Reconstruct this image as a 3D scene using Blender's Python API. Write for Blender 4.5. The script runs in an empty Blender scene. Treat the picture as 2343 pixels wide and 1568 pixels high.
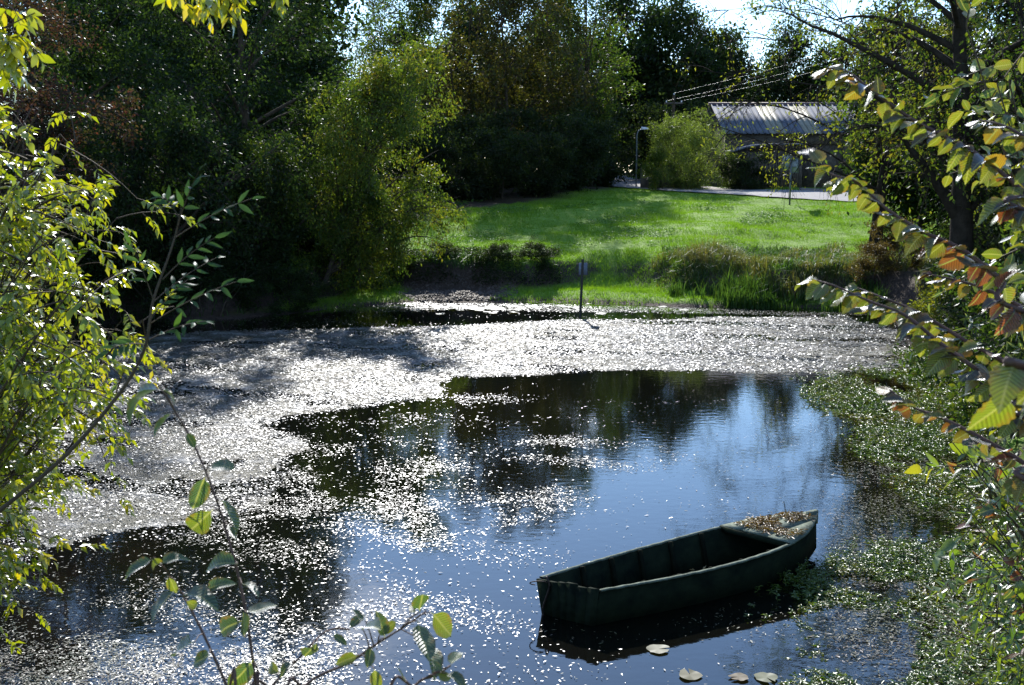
import bpy, math, random
import numpy as np
from mathutils import Matrix, Vector

# ------------------------------------------------------------------ camera, sky, sun, exposure
S = bpy.context.scene
COL = S.collection
CAMH = 4.5
PITCH = math.radians(8.4)
FPX = 2600.0                       # focal length in pixels of a 2342 px wide picture
SUN_EL = math.radians(32.0)
SUN_AZ = math.radians(-5.0)        # left of straight ahead (+Y)

cam_d = bpy.data.cameras.new('camera')
cam = bpy.data.objects.new('camera', cam_d)
COL.objects.link(cam)
cam.location = (0, 0, CAMH)
cam.rotation_euler = (math.radians(90) - PITCH, 0, 0)
cam_d.sensor_width = 36.0
cam_d.lens = 36.0 * FPX / 2342.0
cam_d.clip_end = 3000
cam_d.clip_start = 0.05
cam_d.dof.use_dof = True
cam_d.dof.focus_distance = 16.0
cam_d.dof.aperture_fstop = 10.0
S.camera = cam

W = bpy.data.worlds.new('World')
S.world = W
W.use_nodes = True
nt = W.node_tree
for n in list(nt.nodes):
    nt.nodes.remove(n)
def nn(t, typ, **kw):
    n = t.nodes.new(typ)
    for k, v in kw.items():
        setattr(n, k, v)
    return n
sky = nn(nt, 'ShaderNodeTexSky', sky_type='NISHITA', sun_disc=False)
sky.sun_elevation = SUN_EL
sky.sun_rotation = SUN_AZ
sky.altitude = 50
sky.air_density = 1.0
sky.dust_density = 0.06
sky.ozone_density = 4.5
tc = nn(nt, 'ShaderNodeTexCoord')
mp = nn(nt, 'ShaderNodeMapping')
mp.inputs['Scale'].default_value = (1.0, 1.0, 2.4)
nz = nn(nt, 'ShaderNodeTexNoise')
nz.inputs['Scale'].default_value = 3.1
nz.inputs['Detail'].default_value = 7
nz.inputs['Roughness'].default_value = 0.58
cr = nn(nt, 'ShaderNodeValToRGB')
cr.color_ramp.elements[0].position = 0.57
cr.color_ramp.elements[1].position = 0.76
mx = nn(nt, 'ShaderNodeMixRGB')
mx.inputs['Color2'].default_value = (13, 13.4, 14.2, 1)
bg = nn(nt, 'ShaderNodeBackground')
bg.inputs['Strength'].default_value = 0.14
wo = nn(nt, 'ShaderNodeOutputWorld')
L = nt.links.new
L(tc.outputs['Generated'], mp.inputs['Vector'])
L(mp.outputs['Vector'], nz.inputs['Vector'])
L(nz.outputs['Fac'], cr.inputs['Fac'])
L(cr.outputs['Color'], mx.inputs['Fac'])
L(sky.outputs['Color'], mx.inputs['Color1'])
L(mx.outputs['Color'], bg.inputs['Color'])
L(bg.outputs['Background'], wo.inputs['Surface'])

sun_d = bpy.data.lights.new('sun', 'SUN')
sun_d.energy = 4.2
sun_d.angle = math.radians(0.55)
sun_d.color = (1.0, 0.95, 0.86)
sun = bpy.data.objects.new('sun', sun_d)
COL.objects.link(sun)
SUNV = Vector((math.sin(SUN_AZ) * math.cos(SUN_EL), math.cos(SUN_AZ) * math.cos(SUN_EL), math.sin(SUN_EL)))
sun.rotation_euler = SUNV.to_track_quat('Z', 'Y').to_euler()
sun.location = (0, 20, 40)

S.view_settings.view_transform = 'Standard'
S.view_settings.look = 'None'
S.view_settings.exposure = 1.0
S.view_settings.gamma = 1.0
S.render.engine = 'CYCLES'
cy = S.cycles
cy.max_bounces = 7
cy.diffuse_bounces = 3
cy.glossy_bounces = 3
cy.transmission_bounces = 4
cy.transparent_max_bounces = 4
cy.sample_clamp_indirect = 4.0
cy.sample_clamp_direct = 12.0
cy.caustics_reflective = False
cy.caustics_refractive = False
cy.use_denoising = True

# ------------------------------------------------------------------ helpers
def R(seed):
    return np.random.default_rng(seed)

def ray(px, py):
    u = (px - 1171.0) / FPX
    v = (py - 784.0) / FPX
    return np.array([u, math.cos(PITCH) - v * math.sin(PITCH), -math.sin(PITCH) - v * math.cos(PITCH)])

def onz(px, py, z=0.0):
    q = ray(px, py)
    t = (z - CAMH) / q[2]
    return np.array([q[0] * t, q[1] * t, z])

def at(px, py, d):
    """world point seen along this direction at distance d (along +Y)"""
    q = ray(px, py)
    return np.array([0, 0, CAMH]) + q * (d / q[1])

def fbm(p, seed=0, octaves=4, freq=1.0):
    r = R(seed)
    out = np.zeros(len(p))
    amp = 1.0
    for o in range(octaves):
        for k in range(4):
            d = r.normal(size=p.shape[1])
            d /= np.linalg.norm(d)
            out += amp * np.sin((p @ d) * freq * r.uniform(0.7, 1.4) + r.uniform(0, 6.28)) * 0.5
        amp *= 0.55
        freq *= 2.1
    return out

def sstep(a, b, x):
    t = np.clip((x - a) / (b - a), 0, 1)
    return t * t * (3 - 2 * t)

class MB:
    """mesh builder: arrays of verts and faces of 3 or 4 corners"""
    def __init__(self):
        self.v = []; self.f = {3: [], 4: []}; self.n = 0
    def add(self, v, f):
        v = np.asarray(v, dtype=np.float64).reshape(-1, 3)
        f = np.asarray(f, dtype=np.int64)
        if len(f):
            self.f[f.shape[1]].append(f + self.n)
        self.v.append(v); self.n += len(v)
    def box(self, lo, hi):
        x0, y0, z0 = lo; x1, y1, z1 = hi
        v = [(x0,y0,z0),(x1,y0,z0),(x1,y1,z0),(x0,y1,z0),(x0,y0,z1),(x1,y0,z1),(x1,y1,z1),(x0,y1,z1)]
        self.add(v, [(0,3,2,1),(4,5,6,7),(0,1,5,4),(1,2,6,5),(2,3,7,6),(3,0,4,7)])
        return self
    def hexa(self, v8):
        self.add(v8, [(0,3,2,1),(4,5,6,7),(0,1,5,4),(1,2,6,5),(2,3,7,6),(3,0,4,7)])
        return self
    def tubes(self, pts, rad, sides=5, cap=True):
        """pts (N,S,3), rad (N,S)"""
        pts = np.asarray(pts, dtype=np.float64); rad = np.asarray(rad, dtype=np.float64)
        if pts.ndim == 2:
            pts = pts[None]; rad = rad[None]
        N, Sn, _ = pts.shape
        if N == 0:
            return self
        tan = np.gradient(pts, axis=1)
        tan /= np.linalg.norm(tan, axis=2, keepdims=True) + 1e-9
        ref = np.where(np.abs(tan[:, :1, 2:3]) > 0.9, np.array([1.0, 0, 0]), np.array([0, 0, 1.0]))
        ref = np.broadcast_to(ref, tan.shape)
        a = np.cross(tan, ref); a /= np.linalg.norm(a, axis=2, keepdims=True) + 1e-9
        b = np.cross(tan, a)
        th = np.arange(sides) * 2 * np.pi / sides
        ring = pts[:, :, None, :] + rad[:, :, None, None] * (np.cos(th)[None, None, :, None] * a[:, :, None, :] + np.sin(th)[None, None, :, None] * b[:, :, None, :])
        v = ring.reshape(-1, 3)
        idx = np.arange(N * Sn * sides).reshape(N, Sn, sides)
        q = np.stack([idx[:, :-1, :], np.roll(idx, -1, 2)[:, :-1, :], np.roll(idx, -1, 2)[:, 1:, :], idx[:, 1:, :]], axis=-1).reshape(-1, 4)
        self.add(v, q)
        return self
    def leaves(self, pos, d, nrm, ln, wd, kind='quad'):
        """pos,d,nrm (N,3); ln,wd (N,)"""
        if len(pos) == 0:
            return self
        d = d / (np.linalg.norm(d, axis=1, keepdims=True) + 1e-9)
        s = np.cross(d, nrm); s /= np.linalg.norm(s, axis=1, keepdims=True) + 1e-9
        n = np.cross(s, d)
        if kind == 'quad':
            T = np.array([(0, 0, 0), (.42, .5, .0), (1, 0, -.06), (.42, -.5, 0)])
            F = [(0, 1, 2, 3)]
        elif kind == 'five':
            T = np.array([(0, 0, 0), (.42, .5, .10), (1, 0, -.16), (.42, -.5, .10), (.45, 0, -.02)])
            F = [(0, 1, 4), (1, 2, 4), (2, 3, 4), (3, 0, 4)]
        elif kind == 'fold':
            T = np.array([(0, 0, 0), (.4, .5, .13), (1, 0, -.1), (.4, -.5, .13)])
            F = [(0, 1, 2), (0, 2, 3)]
        else:                          # 'six': ovate, folded and drooping
            T = np.array([(0, 0, 0), (.18, .32, .06), (.5, .5, .07), (.8, .3, -.02), (1, 0, -.16), (.8, -.3, -.02), (.5, -.5, .07), (.18, -.32, .06), (.45, 0, -.03)])
            F = [(0, 1, 8), (1, 2, 8), (2, 3, 8), (3, 4, 8), (4, 5, 8), (5, 6, 8), (6, 7, 8), (7, 0, 8)]
        v = pos[:, None, :] + T[None, :, 0:1] * (ln[:, None] * np.ones((1, len(T))))[:, :, None] * d[:, None, :] \
            + T[None, :, 1:2] * (wd[:, None] * np.ones((1, len(T))))[:, :, None] * s[:, None, :] \
            + T[None, :, 2:3] * (ln[:, None] * np.ones((1, len(T))))[:, :, None] * n[:, None, :]
        F = np.array(F)
        off = np.arange(len(pos)) * len(T)
        self.add(v.reshape(-1, 3), (F[None] + off[:, None, None]).reshape(-1, F.shape[1]))
        return self
    def mesh(self, name, mat=None, smooth=False):
        me = bpy.data.meshes.new(name)
        v = np.concatenate(self.v) if self.v else np.zeros((0, 3))
        f3 = np.concatenate(self.f[3]) if self.f[3] else np.zeros((0, 3), int)
        f4 = np.concatenate(self.f[4]) if self.f[4] else np.zeros((0, 4), int)
        me.vertices.add(len(v))
        me.vertices.foreach_set('co', v.astype(np.float32).ravel())
        nl = len(f3) * 3 + len(f4) * 4
        me.loops.add(nl)
        me.loops.foreach_set('vertex_index', np.concatenate([f3.ravel(), f4.ravel()]).astype(np.int32))
        me.polygons.add(len(f3) + len(f4))
        st = np.concatenate([np.arange(len(f3)) * 3, len(f3) * 3 + np.arange(len(f4)) * 4]).astype(np.int32)
        me.polygons.foreach_set('loop_start', st)
        if smooth:
            me.polygons.foreach_set('use_smooth', np.ones(len(st), dtype=bool))
        me.update(calc_edges=True)
        if mat:
            me.materials.append(mat)
        return me

def link(name, me, parent=None, loc=None):
    o = bpy.data.objects.new(name, me)
    COL.objects.link(o)
    if parent:
        o.parent = parent
    if loc is not None:
        o.location = loc
    return o

def tag(o, label=None, cat=None, group=None, kind=None):
    if label: o['label'] = label
    if cat: o['category'] = cat
    if group: o['group'] = group
    if kind: o['kind'] = kind
    return o

def thing(name, label, cat, loc=(0, 0, 0), rz=0.0, group=None):
    o = bpy.data.objects.new(name, None)
    COL.objects.link(o)
    o.empty_display_size = 0.2
    o.location = loc
    o.rotation_euler = (0, 0, rz)
    return tag(o, label, cat, group)

def omat(o, m):
    """material on the object instead of on its shared mesh"""
    if not o.data.materials:
        o.data.materials.append(m)
    o.material_slots[0].link = 'OBJECT'
    o.material_slots[0].material = m

def bez(p0, p1, p2, n):
    t = np.linspace(0, 1, n)[None, :, None]
    return (1 - t) ** 2 * p0[:, None, :] + 2 * t * (1 - t) * p1[:, None, :] + t ** 2 * p2[:, None, :]

def spline(pts, n):
    """Catmull-Rom through pts"""
    p = np.asarray(pts, dtype=float)
    p = np.vstack([2 * p[0] - p[1], p, 2 * p[-1] - p[-2]])
    out = []
    m = len(p) - 3
    for t in np.linspace(0, m - 1e-6, n):
        i = int(t); u = t - i
        a, b, c, d = p[i], p[i+1], p[i+2], p[i+3]
        out.append(0.5 * ((2*b) + (-a + c)*u + (2*a - 5*b + 4*c - d)*u*u + (-a + 3*b - 3*c + d)*u**3))
    return np.array(out)

def unit(v):
    return v / (np.linalg.norm(v, axis=-1, keepdims=True) + 1e-9)

# ------------------------------------------------------------------ materials
def newmat(name):
    m = bpy.data.materials.new(name)
    m.use_nodes = True
    t = m.node_tree
    for n in list(t.nodes):
        t.nodes.remove(n)
    return m, t

def plain(name, col, rough=0.7, var=0.25, scale=6.0, col2=None, bump=0.2, spec=0.3, metal=0.0, bscale=None):
    m, t = newmat(name)
    lk = t.links.new
    b = nn(t, 'ShaderNodeBsdfPrincipled')
    o = nn(t, 'ShaderNodeOutputMaterial')
    tcn = nn(t, 'ShaderNodeTexCoord')
    z = nn(t, 'ShaderNodeTexNoise')
    z.inputs['Scale'].default_value = scale
    z.inputs['Detail'].default_value = 6
    z.inputs['Roughness'].default_value = 0.65
    lk(tcn.outputs['Object'], z.inputs['Vector'])
    r = nn(t, 'ShaderNodeValToRGB')
    c2 = col2 or tuple(c * (1 - var) for c in col)
    c1 = tuple(min(1, c * (1 + var * 0.5)) for c in col)
    r.color_ramp.elements[0].position = 0.32; r.color_ramp.elements[0].color = (*c2, 1)
    r.color_ramp.elements[1].position = 0.68; r.color_ramp.elements[1].color = (*c1, 1)
    lk(z.outputs['Fac'], r.inputs['Fac'])
    lk(r.outputs['Color'], b.inputs['Base Color'])
    b.inputs['Roughness'].default_value = rough
    b.inputs['Metallic'].default_value = metal
    b.inputs['Specular IOR Level'].default_value = spec
    if bump:
        z2 = nn(t, 'ShaderNodeTexNoise')
        z2.inputs['Scale'].default_value = bscale or scale * 4
        z2.inputs['Detail'].default_value = 5
        lk(tcn.outputs['Object'], z2.inputs['Vector'])
        bp = nn(t, 'ShaderNodeBump')
        bp.inputs['Strength'].default_value = bump
        bp.inputs['Distance'].default_value = 0.03
        lk(z2.outputs['Fac'], bp.inputs['Height'])
        lk(bp.outputs['Normal'], b.inputs['Normal'])
    lk(b.outputs['BSDF'], o.inputs['Surface'])
    return m

def leafmat(name, cols, trans=0.5, gloss=0.06, edge=0.12, rough=0.42, tboost=1.6, vein=False, wpos=None):
    """thin leaf: diffuse + translucent + sheen; each leaf takes its own colour from the ramp"""
    m, t = newmat(name)
    lk = t.links.new
    o = nn(t, 'ShaderNodeOutputMaterial')
    g = nn(t, 'ShaderNodeNewGeometry')
    oi = nn(t, 'ShaderNodeObjectInfo')
    ad = nn(t, 'ShaderNodeMath', operation='ADD')
    fr = nn(t, 'ShaderNodeMath', operation='FRACT')
    lk(g.outputs['Random Per Island'], ad.inputs[0])
    lk(oi.outputs['Random'], ad.inputs[1])
    lk(ad.outputs[0], fr.inputs[0])
    r = nn(t, 'ShaderNodeValToRGB')
    els = r.color_ramp.elements
    while len(els) < len(cols):
        els.new(0.5)
    for i, c in enumerate(cols):
        els[i].position = i / max(1, len(cols) - 1)
        els[i].color = (*c, 1)
    # clumps of one tint: slow noise over the plant pushes the ramp
    z = nn(t, 'ShaderNodeTexNoise')
    z.inputs['Scale'].default_value = 0.9
    z.inputs['Detail'].default_value = 2
    lk(g.outputs['Position'], z.inputs['Vector'])
    mixf = nn(t, 'ShaderNodeMix', data_type='FLOAT')
    mixf.inputs[0].default_value = 0.45
    zr = nn(t, 'ShaderNodeMapRange')
    zr.inputs['From Min'].default_value = 0.3; zr.inputs['From Max'].default_value = 0.7
    lk(z.outputs['Fac'], zr.inputs['Value'])
    lk(fr.outputs[0], mixf.inputs[2])
    lk(zr.outputs['Result'], mixf.inputs[3])
    lk(mixf.outputs[0], r.inputs['Fac'])
    df = nn(t, 'ShaderNodeBsdfDiffuse')
    tr = nn(t, 'ShaderNodeBsdfTranslucent')
    gl = nn(t, 'ShaderNodeBsdfGlossy')
    gl.inputs['Roughness'].default_value = rough
    gl.inputs['Color'].default_value = (0.9, 0.93, 1, 1)
    lk(r.outputs['Color'], df.inputs['Color'])
    gm = nn(t, 'ShaderNodeMixRGB', blend_type='MULTIPLY')
    gm.inputs['Fac'].default_value = 1
    gm.inputs['Color2'].default_value = (tboost * 1.08, tboost * 1.1, tboost * 0.45, 1)
    lk(r.outputs['Color'], gm.inputs['Color1'])
    lk(gm.outputs['Color'], tr.inputs['Color'])
    m1 = nn(t, 'ShaderNodeMixShader')
    m1.inputs['Fac'].default_value = trans
    lk(df.outputs[0], m1.inputs[1]); lk(tr.outputs[0], m1.inputs[2])
    lw = nn(t, 'ShaderNodeLayerWeight')
    lw.inputs['Blend'].default_value = 0.5
    pw = nn(t, 'ShaderNodeMath', operation='POWER')
    lk(lw.outputs['Facing'], pw.inputs[0]); pw.inputs[1].default_value = 4.0
    ma = nn(t, 'ShaderNodeMath', operation='MULTIPLY_ADD')
    lk(pw.outputs[0], ma.inputs[0]); ma.inputs[1].default_value = edge; ma.inputs[2].default_value = gloss
    m2 = nn(t, 'ShaderNodeMixShader')
    lk(ma.outputs[0], m2.inputs['Fac'])
    lk(m1.outputs[0], m2.inputs[1]); lk(gl.outputs[0], m2.inputs[2])
    lk(m2.outputs[0], o.inputs['Surface'])
    if vein:
        tcn = nn(t, 'ShaderNodeTexCoord')
        sx = nn(t, 'ShaderNodeSeparateXYZ')
        lk(tcn.outputs['Object'], sx.inputs[0])
        ab = nn(t, 'ShaderNodeMath', operation='ABSOLUTE')
        lk(sx.outputs['X'], ab.inputs[0])
        k = nn(t, 'ShaderNodeMath', operation='MULTIPLY_ADD')
        lk(ab.outputs[0], k.inputs[0]); k.inputs[1].default_value = -0.75
        lk(sx.outputs['Y'], k.inputs[2])
        sc = nn(t, 'ShaderNodeMath', operation='MULTIPLY'); sc.inputs[1].default_value = 72.0
        lk(k.outputs[0], sc.inputs[0])
        sn = nn(t, 'ShaderNodeMath', operation='SINE')
        lk(sc.outputs[0], sn.inputs[0])
        bp = nn(t, 'ShaderNodeBump')
        bp.inputs['Strength'].default_value = 0.55
        bp.inputs['Distance'].default_value = 0.0025
        lk(sn.outputs[0], bp.inputs['Height'])
        for s_ in (df, gl):
            lk(bp.outputs['Normal'], s_.inputs['Normal'])
        # spots and browning
        z3 = nn(t, 'ShaderNodeTexNoise'); z3.inputs['Scale'].default_value = 9.0; z3.inputs['Detail'].default_value = 4
        va = nn(t, 'ShaderNodeVectorMath', operation='ADD')
        lk(tcn.outputs['Object'], va.inputs[0])
        cv = nn(t, 'ShaderNodeCombineXYZ')
        mu = nn(t, 'ShaderNodeMath', operation='MULTIPLY'); mu.inputs[1].default_value = 50
        lk(oi.outputs['Random'], mu.inputs[0]); lk(mu.outputs[0], cv.inputs[0])
        lk(cv.outputs[0], va.inputs[1]); lk(va.outputs[0], z3.inputs['Vector'])
        rr = nn(t, 'ShaderNodeMapRange')
        rr.inputs['From Min'].default_value = 0.62; rr.inputs['From Max'].default_value = 0.72
        rr.inputs['To Max'].default_value = 0.7
        lk(z3.outputs['Fac'], rr.inputs['Value'])
        mxs = nn(t, 'ShaderNodeMixRGB')
        mxs.inputs['Color2'].default_value = (0.17, 0.07, 0.02, 1)
        lk(rr.outputs['Result'], mxs.inputs['Fac']); lk(r.outputs['Color'], mxs.inputs['Color1'])
        # veins a little lighter, blade turning at the rim on some leaves
        vr = nn(t, 'ShaderNodeMapRange')
        vr.inputs['From Min'].default_value = -1; vr.inputs['From Max'].default_value = 1
        vr.inputs['To Min'].default_value = 0.62; vr.inputs['To Max'].default_value = 1.15
        lk(sn.outputs[0], vr.inputs['Value'])
        vm = nn(t, 'ShaderNodeMixRGB', blend_type='MULTIPLY'); vm.inputs['Fac'].default_value = 1
        lk(mxs.outputs['Color'], vm.inputs['Color1']); lk(vr.outputs['Result'], vm.inputs['Color2'])
        mid_ = nn(t, 'ShaderNodeMapRange')
        mid_.inputs['From Min'].default_value = 0.012; mid_.inputs['From Max'].default_value = 0.03
        mid_.inputs['To Min'].default_value = 1; mid_.inputs['To Max'].default_value = 0
        lk(ab.outputs[0], mid_.inputs['Value'])
        rim = nn(t, 'ShaderNodeMath', operation='MULTIPLY_ADD')
        lk(ab.outputs[0], rim.inputs[0]); rim.inputs[1].default_value = 2.2
        lk(z3.outputs['Fac'], rim.inputs[2])
        rm = nn(t, 'ShaderNodeMapRange')
        rm.inputs['From Min'].default_value = 0.85; rm.inputs['From Max'].default_value = 1.25; rm.inputs['To Max'].default_value = 0.75
        lk(rim.outputs[0], rm.inputs['Value'])
        rb = nn(t, 'ShaderNodeMixRGB'); rb.inputs['Color2'].default_value = (0.22, 0.11, 0.025, 1)
        lk(rm.outputs['Result'], rb.inputs['Fac']); lk(vm.outputs['Color'], rb.inputs['Color1'])
        mv = nn(t, 'ShaderNodeMixRGB'); mv.inputs['Color2'].default_value = (0.26, 0.26, 0.10, 1)
        lk(mid_.outputs['Result'], mv.inputs['Fac']); lk(rb.outputs['Color'], mv.inputs['Color1'])
        lk(mv.outputs['Color'], df.inputs['Color']); lk(mv.outputs['Color'], gm.inputs['Color1'])
    return m

M = {}
M['bark'] = plain('bark_grey_brown', (0.07, 0.055, 0.04), 0.9, 0.5, 5, bump=0.6, bscale=25, spec=0.1)
M['bark_dark'] = plain('bark_dark', (0.04, 0.033, 0.026), 0.9, 0.5, 5, bump=0.6, bscale=25, spec=0.1)
M['twig'] = plain('twig_brown', (0.06, 0.042, 0.03), 0.75, 0.4, 12, bump=0.2, spec=0.25)
M['twig_red'] = plain('twig_reddish', (0.085, 0.045, 0.04), 0.6, 0.4, 20, bump=0.2, spec=0.3)
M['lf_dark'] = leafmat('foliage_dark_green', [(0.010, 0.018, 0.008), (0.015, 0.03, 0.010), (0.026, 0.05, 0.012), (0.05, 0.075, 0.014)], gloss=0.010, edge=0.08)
M['lf_green'] = leafmat('foliage_mid_green', [(0.022, 0.045, 0.012), (0.038, 0.075, 0.014), (0.07, 0.11, 0.016), (0.11, 0.12, 0.016)], gloss=0.010)
M['lf_yellow'] = leafmat('foliage_yellow_green', [(0.04, 0.08, 0.016), (0.075, 0.12, 0.018), (0.12, 0.145, 0.02), (0.21, 0.16, 0.02)], gloss=0.010)
M['lf_olive'] = leafmat('foliage_olive_brown', [(0.03, 0.042, 0.013), (0.046, 0.056, 0.015), (0.07, 0.064, 0.017), (0.09, 0.063, 0.018)], gloss=0.010)
M['lf_plum'] = leafmat('foliage_plum_red', [(0.04, 0.024, 0.024), (0.065, 0.026, 0.028), (0.035, 0.04, 0.018), (0.11, 0.032, 0.032)], gloss=0.010, tboost=1.3)
M['lf_lime'] = leafmat('foliage_lime', [(0.10, 0.14, 0.02), (0.16, 0.18, 0.02), (0.22, 0.2, 0.02)], gloss=0.010)
M['lf_bamboo'] = leafmat('foliage_pale_feathery', [(0.10, 0.15, 0.03), (0.13, 0.18, 0.04), (0.16, 0.2, 0.05)], gloss=0.010)
M['lf_far'] = leafmat('foliage_far_wood', [(0.02, 0.04, 0.016), (0.03, 0.06, 0.018), (0.045, 0.07, 0.02)], gloss=0.0, edge=0.03, rough=0.7, tboost=0.8)
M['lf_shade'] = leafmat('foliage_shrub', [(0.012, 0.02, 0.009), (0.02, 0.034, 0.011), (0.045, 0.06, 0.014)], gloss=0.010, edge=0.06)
M['lf_dry'] = leafmat('foliage_dry_brown', [(0.05, 0.04, 0.02), (0.08, 0.055, 0.025), (0.06, 0.065, 0.02)], gloss=0.010)
M['n_ash'] = leafmat('ash_leaflet', [(0.10, 0.16, 0.012), (0.18, 0.22, 0.012), (0.28, 0.28, 0.012), (0.40, 0.30, 0.015)], gloss=0.05, edge=0.5, rough=0.33)
M['n_ashdark'] = leafmat('ash_leaflet_green', [(0.02, 0.05, 0.015), (0.035, 0.075, 0.02), (0.05, 0.10, 0.025)], gloss=0.02, edge=0.14, rough=0.45, trans=0.4)
M['n_elm'] = leafmat('elm_leaf', [(0.10, 0.13, 0.02), (0.18, 0.19, 0.025), (0.15, 0.165, 0.02), (0.28, 0.18, 0.03), (0.32, 0.11, 0.03)], gloss=0.05, edge=0.5, rough=0.42, tboost=1.35, vein=True)
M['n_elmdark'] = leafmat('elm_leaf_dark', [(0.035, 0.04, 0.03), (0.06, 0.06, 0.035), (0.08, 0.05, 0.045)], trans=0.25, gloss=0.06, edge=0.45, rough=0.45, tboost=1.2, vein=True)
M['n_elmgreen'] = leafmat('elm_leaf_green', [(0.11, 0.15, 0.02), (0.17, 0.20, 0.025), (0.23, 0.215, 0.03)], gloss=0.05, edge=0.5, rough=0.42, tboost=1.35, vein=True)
M['n_red'] = leafmat('red_leaf', [(0.12, 0.04, 0.028), (0.21, 0.055, 0.028), (0.24, 0.10, 0.028)], gloss=0.05, edge=0.5, rough=0.42, tboost=1.3, vein=True)
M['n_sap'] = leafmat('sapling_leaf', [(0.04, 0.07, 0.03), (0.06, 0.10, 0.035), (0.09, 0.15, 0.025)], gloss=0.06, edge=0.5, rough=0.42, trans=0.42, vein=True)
M['n_willow'] = leafmat('willow_leaf', [(0.05, 0.10, 0.03), (0.09, 0.15, 0.025), (0.16, 0.2, 0.02), (0.24, 0.22, 0.02)], gloss=0.06, edge=0.5, rough=0.36)

# ------------------------------------------------------------------ terrain
POND = np.array([(-14.2, 31), (-12, 34.3), (-9, 35.5), (-6.8, 37.6), (-5, 39.4), (-3.0, 40.7), (0, 40.3), (3, 39.9), (6, 39.2), (9, 38.2), (11.3, 37.4), (12.6, 35.5), (12.3, 32),
                 (11.2, 28), (9.7, 24), (8.3, 20), (7.2, 16.5), (6.3, 13), (5.7, 10.5), (5.0, 8.5), (3.4, 6.6), (0, 6.1), (-5, 6.3), (-8.5, 7.5), (-11.5, 11), (-13.5, 17), (-14.6, 24)])
def poly_sd(p, poly):
    """signed distance to a polygon, negative inside"""
    dmin = np.full(len(p), 1e9)
    inside = np.zeros(len(p), bool)
    n = len(poly)
    for i in range(n):
        a = poly[i]; b = poly[(i + 1) % n]
        ab = b - a
        t = np.clip(((p - a) @ ab) / (ab @ ab), 0, 1)
        dd = np.linalg.norm(p - (a + t[:, None] * ab), axis=1)
        dmin = np.minimum(dmin, dd)
        c = ((a[1] > p[:, 1]) != (b[1] > p[:, 1]))
        with np.errstate(divide='ignore', invalid='ignore'):
            xx = (b[0] - a[0]) * (p[:, 1] - a[1]) / (b[1] - a[1]) + a[0]
        inside ^= c & (p[:, 0] < xx)
    return np.where(inside, -dmin, dmin)

def hgt(x, y):
    x = np.atleast_1d(np.asarray(x, float)); y = np.atleast_1d(np.asarray(y, float))
    p = np.stack([x, y], 1)
    d = poly_sd(p, POND) + 0.25 * fbm(p, 3, 3, 0.8)
    base = 1.3 + 0.1 * np.clip(y - 44.5, 0, 21.5) + 0.03 * np.clip(y - 66, 0, 40)
    base = base + 1.6 * sstep(8, 1, y)
    # shelf of low ground before the bank steps up
    sh = 0.5 + 2.0 * np.exp(-((x - 4.0) / 3.4) ** 2) * sstep(36, 39, y) + 1.1 * np.exp(-((x + 2.5) / 1.6) ** 2) * sstep(36, 39, y) \
        + 1.7 * np.exp(-((x + 5.2) / 1.2) ** 2) * sstep(36, 39, y)
    wdt = 1.3 + 3.2 * sstep(9, 4, y) + 0.6 * np.exp(-((x - 9) / 2.5) ** 2) + 3.0 * np.exp(-((x - 4.0) / 1.7) ** 2) * sstep(36, 39, y)
    z = 0.16 * sstep(-0.1, 0.7, d) + 0.10 * sstep(0, 2.5, d) + (base - 0.26) * sstep(sh, sh + wdt, d)
    z += -0.7 * sstep(0.05, -1.6, d) - 0.03
    rough = 0.045 * fbm(p, 7, 3, 2.2) + 0.10 * fbm(p, 9, 2, 0.35) * sstep(3, 8, d)
    road = np.exp(-(np.abs(poly_line_d(p, ROAD)) / 3.5) ** 2)
    return z + rough * sstep(-0.6, 0.6, d) * (1 - 0.9 * road)

def poly_line_d(p, line):
    dmin = np.full(len(p), 1e9)
    for i in range(len(line) - 1):
        a = line[i]; b = line[i + 1]; ab = b - a
        t = np.clip(((p - a) @ ab) / (ab @ ab), 0, 1)
        dmin = np.minimum(dmin, np.linalg.norm(p - (a + t[:, None] * ab), axis=1))
    return dmin
ROAD = spline([(60, 58), (40, 61), (28, 63.2), (19, 64.6), (13.5, 67.2), (10, 72.5), (8.3, 80), (7.2, 90), (5.5, 104), (0, 130)], 60)

def gz(x, y):
    return float(hgt(x, y)[0])

def ground_grid():
    xs = np.concatenate([-np.geomspace(600, 19, 26), np.arange(-18.5, 24, 0.36), np.geomspace(24.5, 600, 26)])
    ys = np.concatenate([-np.geomspace(200, 3, 14), np.arange(-2.5, 74, 0.36), np.geomspace(74.5, 900, 34)])
    X, Y = np.meshgrid(xs, ys)
    Z = hgt(X.ravel(), Y.ravel())
    idx = np.arange(X.size).reshape(X.shape)
    q = np.stack([idx[:-1, :-1], idx[:-1, 1:], idx[1:, 1:], idx[1:, :-1]], -1).reshape(-1, 4)
    b = MB(); b.add(np.stack([X.ravel(), Y.ravel(), Z], 1), q)
    return b

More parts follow.
